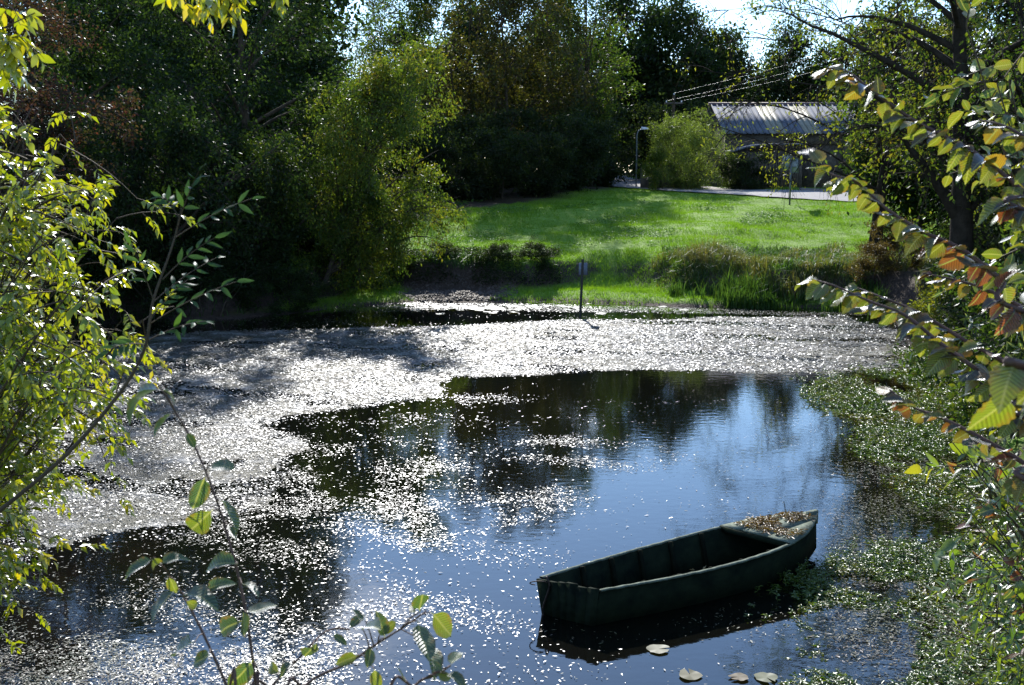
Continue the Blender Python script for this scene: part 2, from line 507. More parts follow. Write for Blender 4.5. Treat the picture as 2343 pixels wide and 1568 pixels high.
def ground_material():
    m, t = newmat('ground_grass_and_mud')
    lk = t.links.new
    o = nn(t, 'ShaderNodeOutputMaterial')
    b = nn(t, 'ShaderNodeBsdfPrincipled')
    g = nn(t, 'ShaderNodeNewGeometry')
    def noise(s, d=6, r=0.6):
        z = nn(t, 'ShaderNodeTexNoise'); z.inputs['Scale'].default_value = s; z.inputs['Detail'].default_value = d; z.inputs['Roughness'].default_value = r
        lk(g.outputs['Position'], z.inputs['Vector']); return z
    def ramp(src, stops):
        r = nn(t, 'ShaderNodeValToRGB')
        while len(r.color_ramp.elements) < len(stops): r.color_ramp.elements.new(0.5)
        for e, (p, c) in zip(r.color_ramp.elements, stops):
            e.position = p; e.color = (*c, 1)
        lk(src, r.inputs['Fac']); return r
    def mr(src, a, b_, c=0, d=1):
        k = nn(t, 'ShaderNodeMapRange'); k.inputs['From Min'].default_value = a; k.inputs['From Max'].default_value = b_
        k.inputs['To Min'].default_value = c; k.inputs['To Max'].default_value = d; lk(src, k.inputs['Value']); return k.outputs['Result']
    def math_(op, a, b_):
        k = nn(t, 'ShaderNodeMath', operation=op)
        for i, s in enumerate((a, b_)):
            if isinstance(s, (int, float)): k.inputs[i].default_value = s
            else: lk(s, k.inputs[i])
        return k.outputs[0]
    def mix(f, c1, c2):
        k = nn(t, 'ShaderNodeMixRGB'); lk(f, k.inputs['Fac'])
        for nm, s in (('Color1', c1), ('Color2', c2)):
            if isinstance(s, tuple): k.inputs[nm].default_value = (*s, 1)
            else: lk(s, k.inputs[nm])
        return k.outputs['Color']
    sep = nn(t, 'ShaderNodeSeparateXYZ'); lk(g.outputs['Position'], sep.inputs[0])
    sn = nn(t, 'ShaderNodeSeparateXYZ'); lk(g.outputs['Normal'], sn.inputs[0])
    n1 = noise(0.9); n2 = noise(9.0); n3 = noise(40, 3)
    grass = ramp(n2.outputs['Fac'], [(0.3, (0.10, 0.19, 0.014)), (0.5, (0.14, 0.26, 0.02)), (0.75, (0.18, 0.29, 0.03))]).outputs['Color']
    dirt = ramp(n2.outputs['Fac'], [(0.3, (0.03, 0.021, 0.017)), (0.6, (0.065, 0.047, 0.038)), (0.8, (0.10, 0.075, 0.06))]).outputs['Color']
    litter = ramp(n3.outputs['Fac'], [(0.3, (0.022, 0.018, 0.012)), (0.6, (0.055, 0.04, 0.02)), (0.8, (0.09, 0.06, 0.025))]).outputs['Color']
    # woodland floor: beyond the meadow on the left, and around the near and left banks
    wood = math_('MAXIMUM', mr(sep.outputs['X'], -6.5, -9), math_('MULTIPLY', mr(math_('SUBTRACT', sep.outputs['Y'], math_('MULTIPLY', sep.outputs['X'], 1.6)), 59, 62.5), mr(sep.outputs['X'], 9, 6.5)))
    wood = math_('MAXIMUM', wood, mr(sep.outputs['Y'], 95, 105))
    wood = math_('MAXIMUM', wood, math_('MULTIPLY', mr(sep.outputs['X'], 11.5, 13), mr(sep.outputs['Y'], 46, 42)))
    c = mix(wood, grass, litter)
    steep = mr(math_('ADD', sn.outputs['Z'], math_('MULTIPLY', math_('SUBTRACT', n1.outputs['Fac'], 0.5), 0.35)), 0.93, 0.80)
    c = mix(steep, c, dirt)
    # mud beach and wet margin
    wet = mr(math_('ADD', sep.outputs['Z'], math_('MULTIPLY', math_('SUBTRACT', n1.outputs['Fac'], 0.5), 0.12)), 0.16, 0.06)
    c = mix(wet, c, dirt)
    bx = nn(t, 'ShaderNodeVectorMath', operation='DISTANCE'); lk(g.outputs['Position'], bx.inputs[0]); bx.inputs[1].default_value = (-2.0, 42.0, 0.2)
    mud = mr(math_('ADD', bx.outputs['Value'], math_('MULTIPLY', math_('SUBTRACT', n1.outputs['Fac'], 0.5), 2.5)), 2.3, 1.6)
    c = mix(mud, c, dirt)
    lk(c, b.inputs['Base Color'])
    b.inputs['Roughness'].default_value = 0.85
    b.inputs['Specular IOR Level'].default_value = 0.2
    bp = nn(t, 'ShaderNodeBump'); bp.inputs['Strength'].default_value = 0.7; bp.inputs['Distance'].default_value = 0.08
    lk(n2.outputs['Fac'], bp.inputs['Height']); lk(bp.outputs['Normal'], b.inputs['Normal'])
    lk(b.outputs['BSDF'], o.inputs['Surface'])
    return m
ground = link('ground', ground_grid().mesh('ground', ground_material(), True))
tag(ground, 'grassy meadow and earth banks around the pond', kind='structure')

# ------------------------------------------------------------------ water
def water_material():
    m, t = newmat('pond_water')
    lk = t.links.new
    o = nn(t, 'ShaderNodeOutputMaterial')
    b = nn(t, 'ShaderNodeBsdfPrincipled')
    b.inputs['Base Color'].default_value = (0.004, 0.004, 0.003, 1)
    b.inputs['Roughness'].default_value = 0.03
    b.inputs['IOR'].default_value = 1.7
    g = nn(t, 'ShaderNodeNewGeometry')
    mpn = nn(t, 'ShaderNodeMapping'); mpn.inputs['Scale'].default_value = (1.0, 1.3, 1)
    lk(g.outputs['Position'], mpn.inputs['Vector'])
    z = nn(t, 'ShaderNodeTexNoise'); z.inputs['Scale'].default_value = 5.0; z.inputs['Detail'].default_value = 3; z.inputs['Roughness'].default_value = 0.5
    lk(mpn.outputs['Vector'], z.inputs['Vector'])
    bp = nn(t, 'ShaderNodeBump'); bp.inputs['Strength'].default_value = 0.045; bp.inputs['Distance'].default_value = 0.03
    lk(z.outputs['Fac'], bp.inputs['Height']); lk(bp.outputs['Normal'], b.inputs['Normal'])
    lk(b.outputs['BSDF'], o.inputs['Surface'])
    return m
wb = MB(); wb.add([(-17, 4.5, 0), (15, 4.5, 0), (15, 43.2, 0), (-17, 43.2, 0)], [(0, 1, 2, 3)])
water = link('pond_water', wb.mesh('pond_water', water_material()))
tag(water, 'still dark pond water reflecting sky and trees', kind='structure')

# ------------------------------------------------------------------ road and gravel
def strip(line, half, dz, name, mat, offs=0.0):
    n = len(line)
    tan = unit(np.gradient(line, axis=0)); nr = np.stack([-tan[:, 1], tan[:, 0]], 1)
    k = 7
    rows = [line + nr * (offs + half * s) for s in np.linspace(-1, 1, k)]
    P = np.stack(rows, 1).reshape(-1, 2)
    zc = hgt(P[:, 0], P[:, 1]) + dz
    idx = np.arange(n * k).reshape(n, k)
    q = np.stack([idx[:-1, :-1], idx[1:, :-1], idx[1:, 1:], idx[:-1, 1:]], -1).reshape(-1, 4)
    b = MB(); b.add(np.column_stack([P, zc]), q)
    o = link(name, b.mesh(name, mat, True))
    return tag(o, kind='structure')
M['asphalt'] = plain('worn_grey_asphalt', (0.26, 0.25, 0.25), 0.8, 0.2, 2.0, bump=0.2, bscale=60, spec=0.35)
M['gravel'] = plain('gravel', (0.20, 0.17, 0.15), 0.9, 0.35, 5.0, bump=0.5, bscale=50, spec=0.2)
fine = spline(ROAD[:50], 120)
strip(fine, 2.6, 0.075, 'road', M['asphalt'])['label'] = 'narrow grey tarmac lane curving behind the meadow'
gl_ = spline([(17.2, 68.6), (19, 68.2), (22, 67.5), (26, 66.9), (30, 66.5)], 30)
strip(gl_, 1.6, 0.055, 'gravel_pullout', M['gravel'])['label'] = 'patch of bare gravel between lane and barn'

# ------------------------------------------------------------------ trees
def rand_in_crown(r, n, c, rad, lo=0.55, flat=0.0):
    d = unit(r.normal(size=(n, 3)))
    k = r.uniform(lo, 1.0, n) ** 0.6
    lump = 1 + 0.22 * np.sin(d[:, 0] * 3.1 + d[:, 2] * 2.3 + r.uniform(0, 6)) * np.sin(d[:, 1] * 2.7 + d[:, 2] * 3.7 + r.uniform(0, 6))
    return np.asarray(c) + d * k[:, None] * lump[:, None] * np.asarray(rad)

def tree_meshes(name, seed, H, c, rad, r0=0.16, limbs=18, branches=6, twigs=6, lpt=40, leaf=(0.13, 0.06), twig_len=0.8, spread=0.16,
                stems=1, droop=0.3, top=0.9, lo=0.5, tstart=0.25, twig_r=0.006, bare=0.0, kind='quad', lean=None, bark=None, thin=1.0):
    r = R(seed)
    c = np.asarray(c, float); rad = np.asarray(rad, float)
    tb = MB(); cb = MB()
    P0 = np.zeros((stems, 3)); 
    if stems > 1:
        P0[:, :2] = r.normal(size=(stems, 2)) * 0.18
    tops = np.tile(np.array([c[0], c[1], H * top]), (stems, 1))
    if stems > 1:
        tops[:, :2] += r.normal(size=(stems, 2)) * rad[:2] * 0.45
        tops[:, 2] *= r.uniform(0.75, 1.05, stems)
    mid = P0 * 0.4 + tops * 0.6; mid[:, 2] = tops[:, 2] * 0.5
    mid[:, :2] = P0[:, :2] * 0.75 + tops[:, :2] * 0.25 + r.normal(size=(stems, 2)) * 0.2
    if lean is not None:
        mid[:, :2] += np.asarray(lean)
    ST = 14
    tr = bez(P0, mid, tops, ST)
    wob = np.cumsum(r.normal(size=(stems, ST, 3)) * np.array([0.05, 0.05, 0]), axis=1) * np.linspace(0, 1, ST)[None, :, None]
    tr = tr + wob
    tt = np.linspace(0, 1, ST)
    rr = (r0 / math.sqrt(stems)) * (1 - 0.85 * tt) * (1 + 0.5 * np.exp(-tt * 18))
    tb.tubes(tr, np.tile(rr, (stems, 1)), 9)
    # limbs
    tgt = rand_in_crown(r, limbs, c, rad, lo)
    si = r.integers(0, stems, limbs)
    zt = np.clip((tgt[:, 2] - r.uniform(0.2, 0.55, limbs) * rad[2]) / (H * top), tstart, 0.97)
    k = np.clip((zt * (ST - 1)), 0, ST - 1.001); ki = k.astype(int); kf = (k - ki)[:, None]
    st = tr[si, ki] * (1 - kf) + tr[si, ki + 1] * kf
    mid = st * 0.5 + tgt * 0.5 + np.array([0, 0, 1.0]) * (np.linalg.norm(tgt - st, axis=1) * r.uniform(0.0, 0.22, limbs))[:, None] + r.normal(size=(limbs, 3)) * 0.15
    SL = 9
    LB = bez(st, mid, tgt, SL)
    LB = LB + np.cumsum(r.normal(size=(limbs, SL, 3)) * 0.035, axis=1) * np.linspace(0, 1, SL)[None, :, None]
    lr = rr[ki] * r.uniform(0.35, 0.6, limbs)
    tb.tubes(LB, lr[:, None] * (1 - 0.8 * np.linspace(0, 1, SL))[None], 6)
    # branches
    NB = limbs * branches
    li = np.repeat(np.arange(limbs), branches)
    t = r.uniform(0.3, 1.0, NB); k = t * (SL - 1.001); ki = k.astype(int); kf = (k - ki)[:, None]
    b0 = LB[li, ki] * (1 - kf) + LB[li, ki + 1] * kf
    tan = unit(LB[li, ki + 1] - LB[li, ki])
    out = unit((b0 - c) / rad)
    bl = r.uniform(0.18, 0.42, NB) * rad.mean()
    bd = unit(tan * 0.6 + out * 0.5 + r.normal(size=(NB, 3)) * 0.6)
    b2 = b0 + bd * bl[:, None] + np.array([0, 0, -1.0]) * (droop * bl * 0.4)[:, None]
    b1 = b0 + bd * bl[:, None] * 0.5 + np.array([0, 0, 0.12]) * bl[:, None]
    SB = 6
    BB = bez(b0, b1, b2, SB)
    BB = BB + r.normal(size=BB.shape) * 0.02 * np.linspace(0, 1, SB)[None, :, None]
    tb.tubes(BB, (twig_r * 2.2 + 0 * bl)[:, None] * (1 - 0.6 * np.linspace(0, 1, SB))[None], 4)
    # twigs
    NT = NB * twigs
    bi = np.repeat(np.arange(NB), twigs)
    t = r.uniform(0.15, 1.0, NT); k = t * (SB - 1.001); ki = k.astype(int); kf = (k - ki)[:, None]
    t0 = BB[bi, ki] * (1 - kf) + BB[bi, ki + 1] * kf
    tan = unit(BB[bi, ki + 1] - BB[bi, ki])
    tl = twig_len * r.uniform(0.5, 1.2, NT)
    td = unit(tan * 0.7 + r.normal(size=(NT, 3)) * 0.65)
    t2 = t0 + td * tl[:, None] + np.array([0, 0, -1.0]) * (tl * droop * 0.6)[:, None]
    t1 = t0 + td * tl[:, None] * 0.55
    TB = bez(t0, t1, t2, 4)
    tb.tubes(TB, np.full((NT, 1), twig_r) * np.array([[1, .8, .6, .35]]), 3)
    # leaves
    has = r.random(NT) >= bare
    ids = np.nonzero(has)[0]
    vigor = r.gamma(1.3, 1 / 1.3, len(ids)) * thin
    cnt = np.maximum(1, (lpt * vigor)).astype(int)
    ti = np.repeat(ids, cnt)
    n = len(ti)
    t = r.uniform(0.1, 1.0, n) * 2.999; ki = t.astype(int); kf = (t - ki)[:, None]
    p = TB[ti, ki] * (1 - kf) + TB[ti, ki + 1] * kf + r.normal(size=(n, 3)) * spread
    d = unit(td[ti] * 0.5 + r.normal(size=(n, 3)) * 0.7 + np.array([0, 0, -droop]))
    nr = unit(r.normal(size=(n, 3)) + np.array([0, -0.1, 0.8]))
    s = r.uniform(0.65, 1.3, n)
    cb.leaves(p, d, nr, leaf[0] * s, leaf[1] * s, kind)
    return tb.mesh(name + '_wood', bark or M['bark'], True), cb.mesh(name + '_leaves', M['lf_green'])

def put_tree(name, label, cat, meshes, x, y, mat, rz=0.0, scale=(1, 1, 1), group=None, sink=0.12, z=None, bark=None):
    e = thing(name, label, cat, (x, y, (gz(x, y) if z is None else z) - sink), rz, group)
    e.scale = scale
    w = link('trunk', meshes[0], e)
    if bark: omat(w, bark)
    k = link('crown', meshes[1], e)
    omat(k, mat)
    return e

DENSE1 = tree_meshes('dense_one', 11, 13, (0, 0, 7.2), (4.7, 4.3, 5.8), 0.24, limbs=30, branches=7, twigs=6, lpt=27, leaf=(0.15, 0.075), twig_len=0.75, spread=0.2, droop=0.45)
DENSE2 = tree_meshes('dense_two', 12, 13, (0.4, 0, 7.6), (4.3, 4.3, 5.6), 0.22, limbs=28, branches=7, twigs=6, lpt=26, leaf=(0.15, 0.075), twig_len=0.7, spread=0.2, droop=0.3)
FARD = tree_meshes('far_dense', 26, 13, (0, 0, 7.0), (4.4, 4.4, 6.0), 0.22, limbs=46, branches=6, twigs=6, lpt=22, leaf=(0.27, 0.15), twig_len=0.9, spread=0.38, droop=0.3, twig_r=0.01, tstart=0.08, lo=0.25)
LOW1 = tree_meshes('low_one', 13, 6.2, (1.2, -0.6, 3.4), (3.7, 3.0, 3.0), 0.15, limbs=24, branches=6, twigs=6, lpt=24, leaf=(0.13, 0.06), twig_len=0.7, spread=0.16, droop=0.6, stems=3)
YEL = tree_meshes('yellow_tree', 14, 9.4, (2.2, 0, 4.8), (2.9, 2.7, 4.5), 0.15, limbs=42, branches=6, twigs=6, lpt=28, leaf=(0.13, 0.055), twig_len=0.65, spread=0.15, droop=0.55, lean=(0.5, 0), stems=2, tstart=0.06)
PLUM = tree_meshes('plum', 15, 9.5, (1.4, 0, 6.2), (3.1, 3.0, 3.4), 0.16, limbs=24, branches=6, twigs=6, lpt=26, leaf=(0.095, 0.055), twig_len=0.6, spread=0.15, droop=0.2)
TALL1 = tree_meshes('tall_one', 16, 15, (0, 0, 8.8), (3.4, 3.4, 6.4), 0.2, limbs=26, branches=6, twigs=6, lpt=17, leaf=(0.19, 0.10), twig_len=0.9, spread=0.24, droop=0.25, twig_r=0.01, stems=2)
TALL2 = tree_meshes('tall_two', 17, 14.5, (0.3, 0, 8.2), (3.1, 3.1, 6.4), 0.18, limbs=24, branches=6, twigs=6, lpt=17, leaf=(0.19, 0.10), twig_len=0.9, spread=0.24, droop=0.2, twig_r=0.01, stems=3)
THIN1 = tree_meshes('thin_one', 18, 15, (0, 0, 9.2), (2.8, 2.8, 5.8), 0.16, limbs=24, branches=6, twigs=7, lpt=6, leaf=(0.16, 0.08), twig_len=1.0, spread=0.2, droop=0.05, twig_r=0.012, stems=2)
SPREAD = tree_meshes('spreading', 19, 11.0, (-1.6, -0.5, 7.6), (6.6, 4.0, 3.7), 0.2, limbs=30, branches=7, twigs=9, lpt=9, leaf=(0.13, 0.045), twig_len=1.0, spread=0.09, droop=0.4, twig_r=0.009, bare=0.62, stems=2, tstart=0.3, bark=M['bark_dark'])
RIGHT1 = tree_meshes('right_one', 20, 12.5, (-0.3, 0, 9.0), (3.6, 3.4, 4.4), 0.36, limbs=26, branches=6, twigs=7, lpt=12, leaf=(0.12, 0.055), twig_len=0.8, spread=0.14, droop=0.3, twig_r=0.008, bare=0.25, bark=M['bark_dark'])
RIGHT2 = tree_meshes('right_two', 21, 12, (0.2, 0, 6.6), (2.8, 2.8, 5.2), 0.2, limbs=28, branches=6, twigs=6, lpt=14, leaf=(0.11, 0.05), twig_len=0.7, spread=0.14, droop=0.35, twig_r=0.008, bare=0.15, stems=2, bark=M['bark_dark'], tstart=0.15)
SHR1 = tree_meshes('shrub_one', 22, 2.6, (0, 0, 1.35), (1.5, 1.4, 1.3), 0.05, limbs=16, branches=5, twigs=5, lpt=24, leaf=(0.10, 0.045), twig_len=0.4, spread=0.10, droop=0.2, stems=4, tstart=0.1, twig_r=0.004)
SHR2 = tree_meshes('shrub_two', 23, 3.4, (0, 0, 1.9), (2.2, 2.0, 1.8), 0.07, limbs=18, branches=5, twigs=6, lpt=24, leaf=(0.16, 0.08), twig_len=0.6, spread=0.18, droop=0.2, stems=4, tstart=0.08, twig_r=0.006)
FEATH = tree_meshes('feathery', 24, 4.6, (0, 0, 2.5), (2.5, 2.2, 2.15), 0.06, limbs=30, branches=6, twigs=8, lpt=20, leaf=(0.17, 0.028), twig_len=0.8, spread=0.14, droop=0.5, stems=7, tstart=0.1, twig_r=0.006)

# dark trees over the left shore
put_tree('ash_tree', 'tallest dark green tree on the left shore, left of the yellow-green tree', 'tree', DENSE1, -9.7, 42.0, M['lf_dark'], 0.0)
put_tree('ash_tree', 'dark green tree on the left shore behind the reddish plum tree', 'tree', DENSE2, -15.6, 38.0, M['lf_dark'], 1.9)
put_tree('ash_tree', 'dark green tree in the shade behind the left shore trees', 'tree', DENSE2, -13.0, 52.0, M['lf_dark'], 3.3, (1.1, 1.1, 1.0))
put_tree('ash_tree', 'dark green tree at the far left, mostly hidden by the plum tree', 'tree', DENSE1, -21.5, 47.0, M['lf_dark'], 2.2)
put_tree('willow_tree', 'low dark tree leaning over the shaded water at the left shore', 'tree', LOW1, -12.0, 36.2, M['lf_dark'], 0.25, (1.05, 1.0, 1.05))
put_tree('willow_tree', 'low green tree at the foot of the yellow-green tree', 'tree', LOW1, -8.6, 40.3, M['lf_green'], -0.15, (0.8, 0.85, 0.85))
put_tree('ash_tree', 'yellow-green tree leaning right over the mud bank', 'tree', YEL, -6.4, 40.8, M['lf_yellow'], 0.0, (0.92, 1, 1.0))
for i_, (x_, y_, s_c) in enumerate([(-13.7, 33.2, 0.75), (-12.3, 34.7, 0.8), (-10.9, 35.4, 0.7), (-9.5, 35.9, 0.75), (-8.2, 36.9, 0.65), (-7.1, 37.9, 0.55)]):
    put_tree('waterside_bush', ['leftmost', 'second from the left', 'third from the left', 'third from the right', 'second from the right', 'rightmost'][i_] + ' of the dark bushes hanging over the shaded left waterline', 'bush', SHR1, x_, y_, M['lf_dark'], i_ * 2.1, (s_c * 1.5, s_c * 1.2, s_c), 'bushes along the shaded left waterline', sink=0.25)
put_tree('willow_tree', 'low dark tree at the left shore below the plum tree', 'tree', LOW1, -15.2, 33.0, M['lf_dark'], 0.6, (1.0, 1.0, 1.0))
put_tree('willow_tree', 'low dark tree behind the shaded water, under the tallest dark tree', 'tree', LOW1, -11.2, 39.5, M['lf_dark'], 2.9, (1.0, 1.0, 1.0))
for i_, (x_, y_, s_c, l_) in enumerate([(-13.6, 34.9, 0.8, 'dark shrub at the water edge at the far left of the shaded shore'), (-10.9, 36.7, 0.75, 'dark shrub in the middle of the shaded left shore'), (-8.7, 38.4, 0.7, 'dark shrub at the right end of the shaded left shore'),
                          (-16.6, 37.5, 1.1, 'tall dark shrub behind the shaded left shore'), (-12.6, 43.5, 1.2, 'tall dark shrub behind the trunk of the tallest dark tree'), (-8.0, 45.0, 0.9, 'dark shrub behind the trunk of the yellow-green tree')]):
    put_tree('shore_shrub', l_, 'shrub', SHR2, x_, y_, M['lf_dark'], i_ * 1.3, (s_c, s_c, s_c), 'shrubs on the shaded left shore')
put_tree('willow_tree', 'low green tree hiding the trunks of the yellow-green tree', 'tree', LOW1, -6.0, 41.4, M['lf_green'], 0.1, (0.62, 0.6, 0.72))
put_tree('plum_tree', 'reddish purple-leaved plum tree at the upper left', 'tree', PLUM, -14.6, 28.5, M['lf_plum'], 0.0, bark=M['bark_dark'])

# wood behind the meadow
BGT = [
    (THIN1, -10.6, 92, 'lf_olive', 0.0, 1.2, 'pale half-bare tree against the sky behind the yellow-green tree'),
    (THIN1, -16.0, 86, 'lf_green', 2.0, 1.1, 'half-bare greenish tree between the dark tree and the pale half-bare one'),
    (TALL1, -7.2, 80, 'lf_green', 0.7, 1.08, 'green forked tree rising directly behind the yellow-green tree'),
    (TALL2, -3.0, 77, 'lf_olive', 1.6, 1.12, 'olive brown multi-stemmed tree, leftmost of those in the wood'),
    (TALL1, 0.0, 75, 'lf_olive', 3.0, 1.1, 'brownish tall tree with bare upright trunks in the middle of the wood'),
    (TALL2, 2.6, 78.5, 'lf_olive', 4.2, 1.15, 'brown-leaved tree just right of the bare upright trunks'),
    (TALL1, 5.0, 83.0, 'lf_green', 5.1, 1.08, 'green tree at the right end of the wood, left of the lane'),
    (FARD, 3.0, 92.0, 'lf_dark', 0.3, 1.1, 'dark green tree deep in the wood beside the lane bend'),
    (FARD, -2.5, 90.0, 'lf_dark', 0.9, 1.12, 'dark dense tree deep in the wood behind the bare trunks'),
    (FARD, -7.5, 93.0, 'lf_dark', 2.9, 0.95, 'dark dense tree deep in the wood behind the forked green tree'),
    (FARD, 11.6, 101, 'lf_dark', 1.4, 1.3, 'tall dark tree beyond the lane, right of the wood'),
    (FARD, 15.4, 97, 'lf_dark', 2.6, 1.12, 'dark round tree behind the left end of the barn roof'),
    (FARD, 18.6, 98, 'lf_dark', 0.6, 0.9, 'dark tree just right of the round one behind the barn roof'),
    (FARD, 22.6, 99, 'lf_dark', 4.0, 0.95, 'dark tree rising behind the middle of the barn roof'),
    (FARD, 28.0, 97, 'lf_dark', 5.2, 1.0, 'dark tree rising behind the right half of the barn roof'),
    (FARD, 35.0, 90, 'lf_dark', 0.2, 1.1, 'green tree behind the barn seen through the right trees'),
    (FARD, 6.0, 118, 'lf_dark', 0.2, 1.1, 'dark tree closing the end of the lane'),
    (FARD, -22.0, 70, 'lf_dark', 3.2, 1.4, 'dark tree in the gap behind the left shore trees'),
    (FARD, -14.6, 66, 'lf_dark', 4.2, 1.35, 'dark tree half-way back between the left shore and the wood'),
    (FARD, -8.6, 58, 'lf_dark', 1.1, 0.56, 'dark low tree in the gap between the tallest dark tree and the yellow-green one'),
    (FARD, -18.2, 59, 'lf_dark', 5.2, 1.25, 'dark tree set back from the left shore trees'),
    (FARD, 32.0, 62.0, 'lf_green', 1.2, 0.8, 'green tree at the right beyond the lane behind the right-bank trunks'),
    (FARD, 25.0, 49.0, 'lf_dark', 2.2, 0.8, 'dark tree at the far right behind the right-bank trunks'),
    (FARD, 17.4, 49.0, 'lf_dark', 0.9, 0.78, 'dark tree between the spreading tree and the thick right-bank trunks'),
    (FARD, 20.5, 44.0, 'lf_dark', 1.9, 0.85, 'dark tree seen between the thick right-bank trunks'),
    (FARD, 18.5, 34.0, 'lf_dark', 3.2, 0.78, 'dense dark tree right behind the thick trunks of the right bank'),
]
for ms, x, y, mt, rz, sc, lab in BGT:
    put_tree('woodland_tree', lab, 'tree', ms, x, y, M[mt], rz, (sc, sc, sc), 'trees of the wood behind the meadow and barn')

# understory
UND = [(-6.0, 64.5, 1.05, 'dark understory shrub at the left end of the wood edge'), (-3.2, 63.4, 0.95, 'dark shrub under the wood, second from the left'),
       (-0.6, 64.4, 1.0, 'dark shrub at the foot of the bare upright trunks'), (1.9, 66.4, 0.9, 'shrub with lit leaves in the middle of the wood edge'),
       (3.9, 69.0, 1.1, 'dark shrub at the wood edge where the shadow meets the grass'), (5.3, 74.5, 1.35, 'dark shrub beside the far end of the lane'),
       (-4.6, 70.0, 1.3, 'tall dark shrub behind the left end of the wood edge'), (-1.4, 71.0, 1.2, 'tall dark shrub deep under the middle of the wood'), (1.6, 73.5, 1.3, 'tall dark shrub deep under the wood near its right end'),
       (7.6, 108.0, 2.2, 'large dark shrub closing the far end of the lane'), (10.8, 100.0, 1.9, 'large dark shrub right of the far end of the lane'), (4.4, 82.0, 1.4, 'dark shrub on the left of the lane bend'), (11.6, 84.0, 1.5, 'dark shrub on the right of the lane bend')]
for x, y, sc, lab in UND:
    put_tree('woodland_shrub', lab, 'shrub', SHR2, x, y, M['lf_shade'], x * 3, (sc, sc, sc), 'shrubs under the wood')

# the feathery pale bush and shrubs in front of the barn
put_tree('feathery_bush', 'pale green feathery bush left of the barn', 'bush', FEATH, 10.6, 70.6, M['lf_bamboo'], 0.4, (0.98, 0.95, 1.0))
put_tree('bush', 'dark leafy bush below the pale feathery bush, beside the lamp post', 'bush', SHR1, 8.9, 70.2, M['lf_green'], 0.8, (0.8, 0.8, 1.0))
put_tree('bush', 'dark bramble bush in front of the barn lean-to', 'bush', SHR2, 14.2, 69.9, M['lf_shade'], 2.8, (0.85, 0.6, 0.62))

# right bank
put_tree('spreading_tree', 'half-bare spreading tree with thin yellow-green leaves in front of the barn', 'tree', SPREAD, 13.2, 41.5, M['lf_lime'], 0.0, bark=M['bark_dark'])
RB = [(RIGHT1, 11.0, 27.6, 0.0, 'lf_yellow', 'thick dark trunk tree on the right bank, left one of the pair'),
      (RIGHT1, 11.75, 26.2, 2.1, 'lf_green', 'thick dark trunk tree on the right bank, right one of the pair'),
      (RIGHT2, 13.4, 31.5, 1.0, 'lf_dark', 'slender dark tree behind the thick trunks on the right bank'),
      (RIGHT2, 16.5, 37.0, 3.0, 'lf_lime', 'slender lime-leaved tree between the barn and the thick trunks'),
      (RIGHT2, 13.2, 21.0, 4.0, 'lf_green', 'slender green tree at the right edge behind the arching branches')]
for ms, x, y, rz, mt, lab in RB:
    put_tree('bank_tree', lab, 'tree', ms, x, y, M[mt], rz, group='trees on the right bank', bark=M['bark_dark'])
RS = [(SHR1, 11.6, 30.0, 0.75, 'lf_lime', 'small bright green bush on the dark right bank'),
      (SHR1, 10.9, 25.2, 1.05, 'lf_shade', 'dark green bush at the right water edge beneath the trunks'),
      (SHR1, 9.6, 21.6, 1.05, 'lf_shade', 'dark green bush on the right shore, behind the toothed-leaf branches'),
      (SHR1, 8.6, 18.2, 1.1, 'lf_green', 'green bush on the right shore beside the floating weed'),
      (SHR1, 8.3, 14.8, 0.95, 'lf_green', 'green bush on the right shore at the picture edge'),
      (SHR2, 13.0, 26.8, 0.9, 'lf_shade', 'dark shrub behind the right bank trunks'),
      (SHR2, 14.6, 33.5, 0.85, 'lf_shade', 'dark shrub by the ditch on the right bank'),
      (SHR1, 12.5, 38.6, 0.62, 'lf_dry', 'dry brown bush at the right end of the reeds'),
      (SHR1, 13.6, 40.2, 0.7, 'lf_dry', 'dry brown bush at the foot of the spreading tree')]
for ms, x, y, sc, mt, lab in RS:
    put_tree('bank_bush', lab, 'bush', ms, x, y, M[mt], x * 5, (sc, sc, sc), 'bushes along the right bank')

# bushes along the steep far bank
FBK = [(-6.6, 42.2, 0.45, 'lf_shade', 'low scrub on the dark bank under the yellow-green tree'), (-4.6, 43.3, 0.40, 'lf_shade', 'low scrub on the dark bank left of the mud beach'),
       (-2.6, 44.0, 0.38, 'lf_shade', 'low scrub on the bank directly behind the mud beach'), (-0.6, 43.4, 0.40, 'lf_shade', 'low scrub on the bank right of the mud beach'),
       (0.9, 43.6, 0.42, 'lf_shade', 'low scrub on the bank left of the marker post')]
for x, y, sc, mt, lab in FBK:
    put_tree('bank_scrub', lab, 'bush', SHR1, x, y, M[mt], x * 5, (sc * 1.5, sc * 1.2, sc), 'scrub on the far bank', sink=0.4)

# far-off wood closing the view
def far_wood():
    r = R(77)
    b = MB()
    n = 46000
    x = r.uniform(-150, 160, n); y = 135 + 0.0016 * x * x + r.normal(size=n) * 6
    top = 8.5 + 2.2 * fbm(np.stack([x, x * 0 + 2], 1), 5, 4, 0.16)
    z = 4.3 + top * r.uniform(0, 1, n) ** 0.8
    s = r.uniform(0.5, 1.1, n)
    b.leaves(np.stack([x, y, z], 1), r.normal(size=(n, 3)), r.normal(size=(n, 3)) + [0, -0.4, 0.5], 0.8 * s, 0.5 * s)
    return b.mesh('far_wood', M['lf_far'])
fw = link('far_wood', far_wood())
tag(fw, 'dark far-off wood closing the view behind everything', 'wood', kind='stuff')

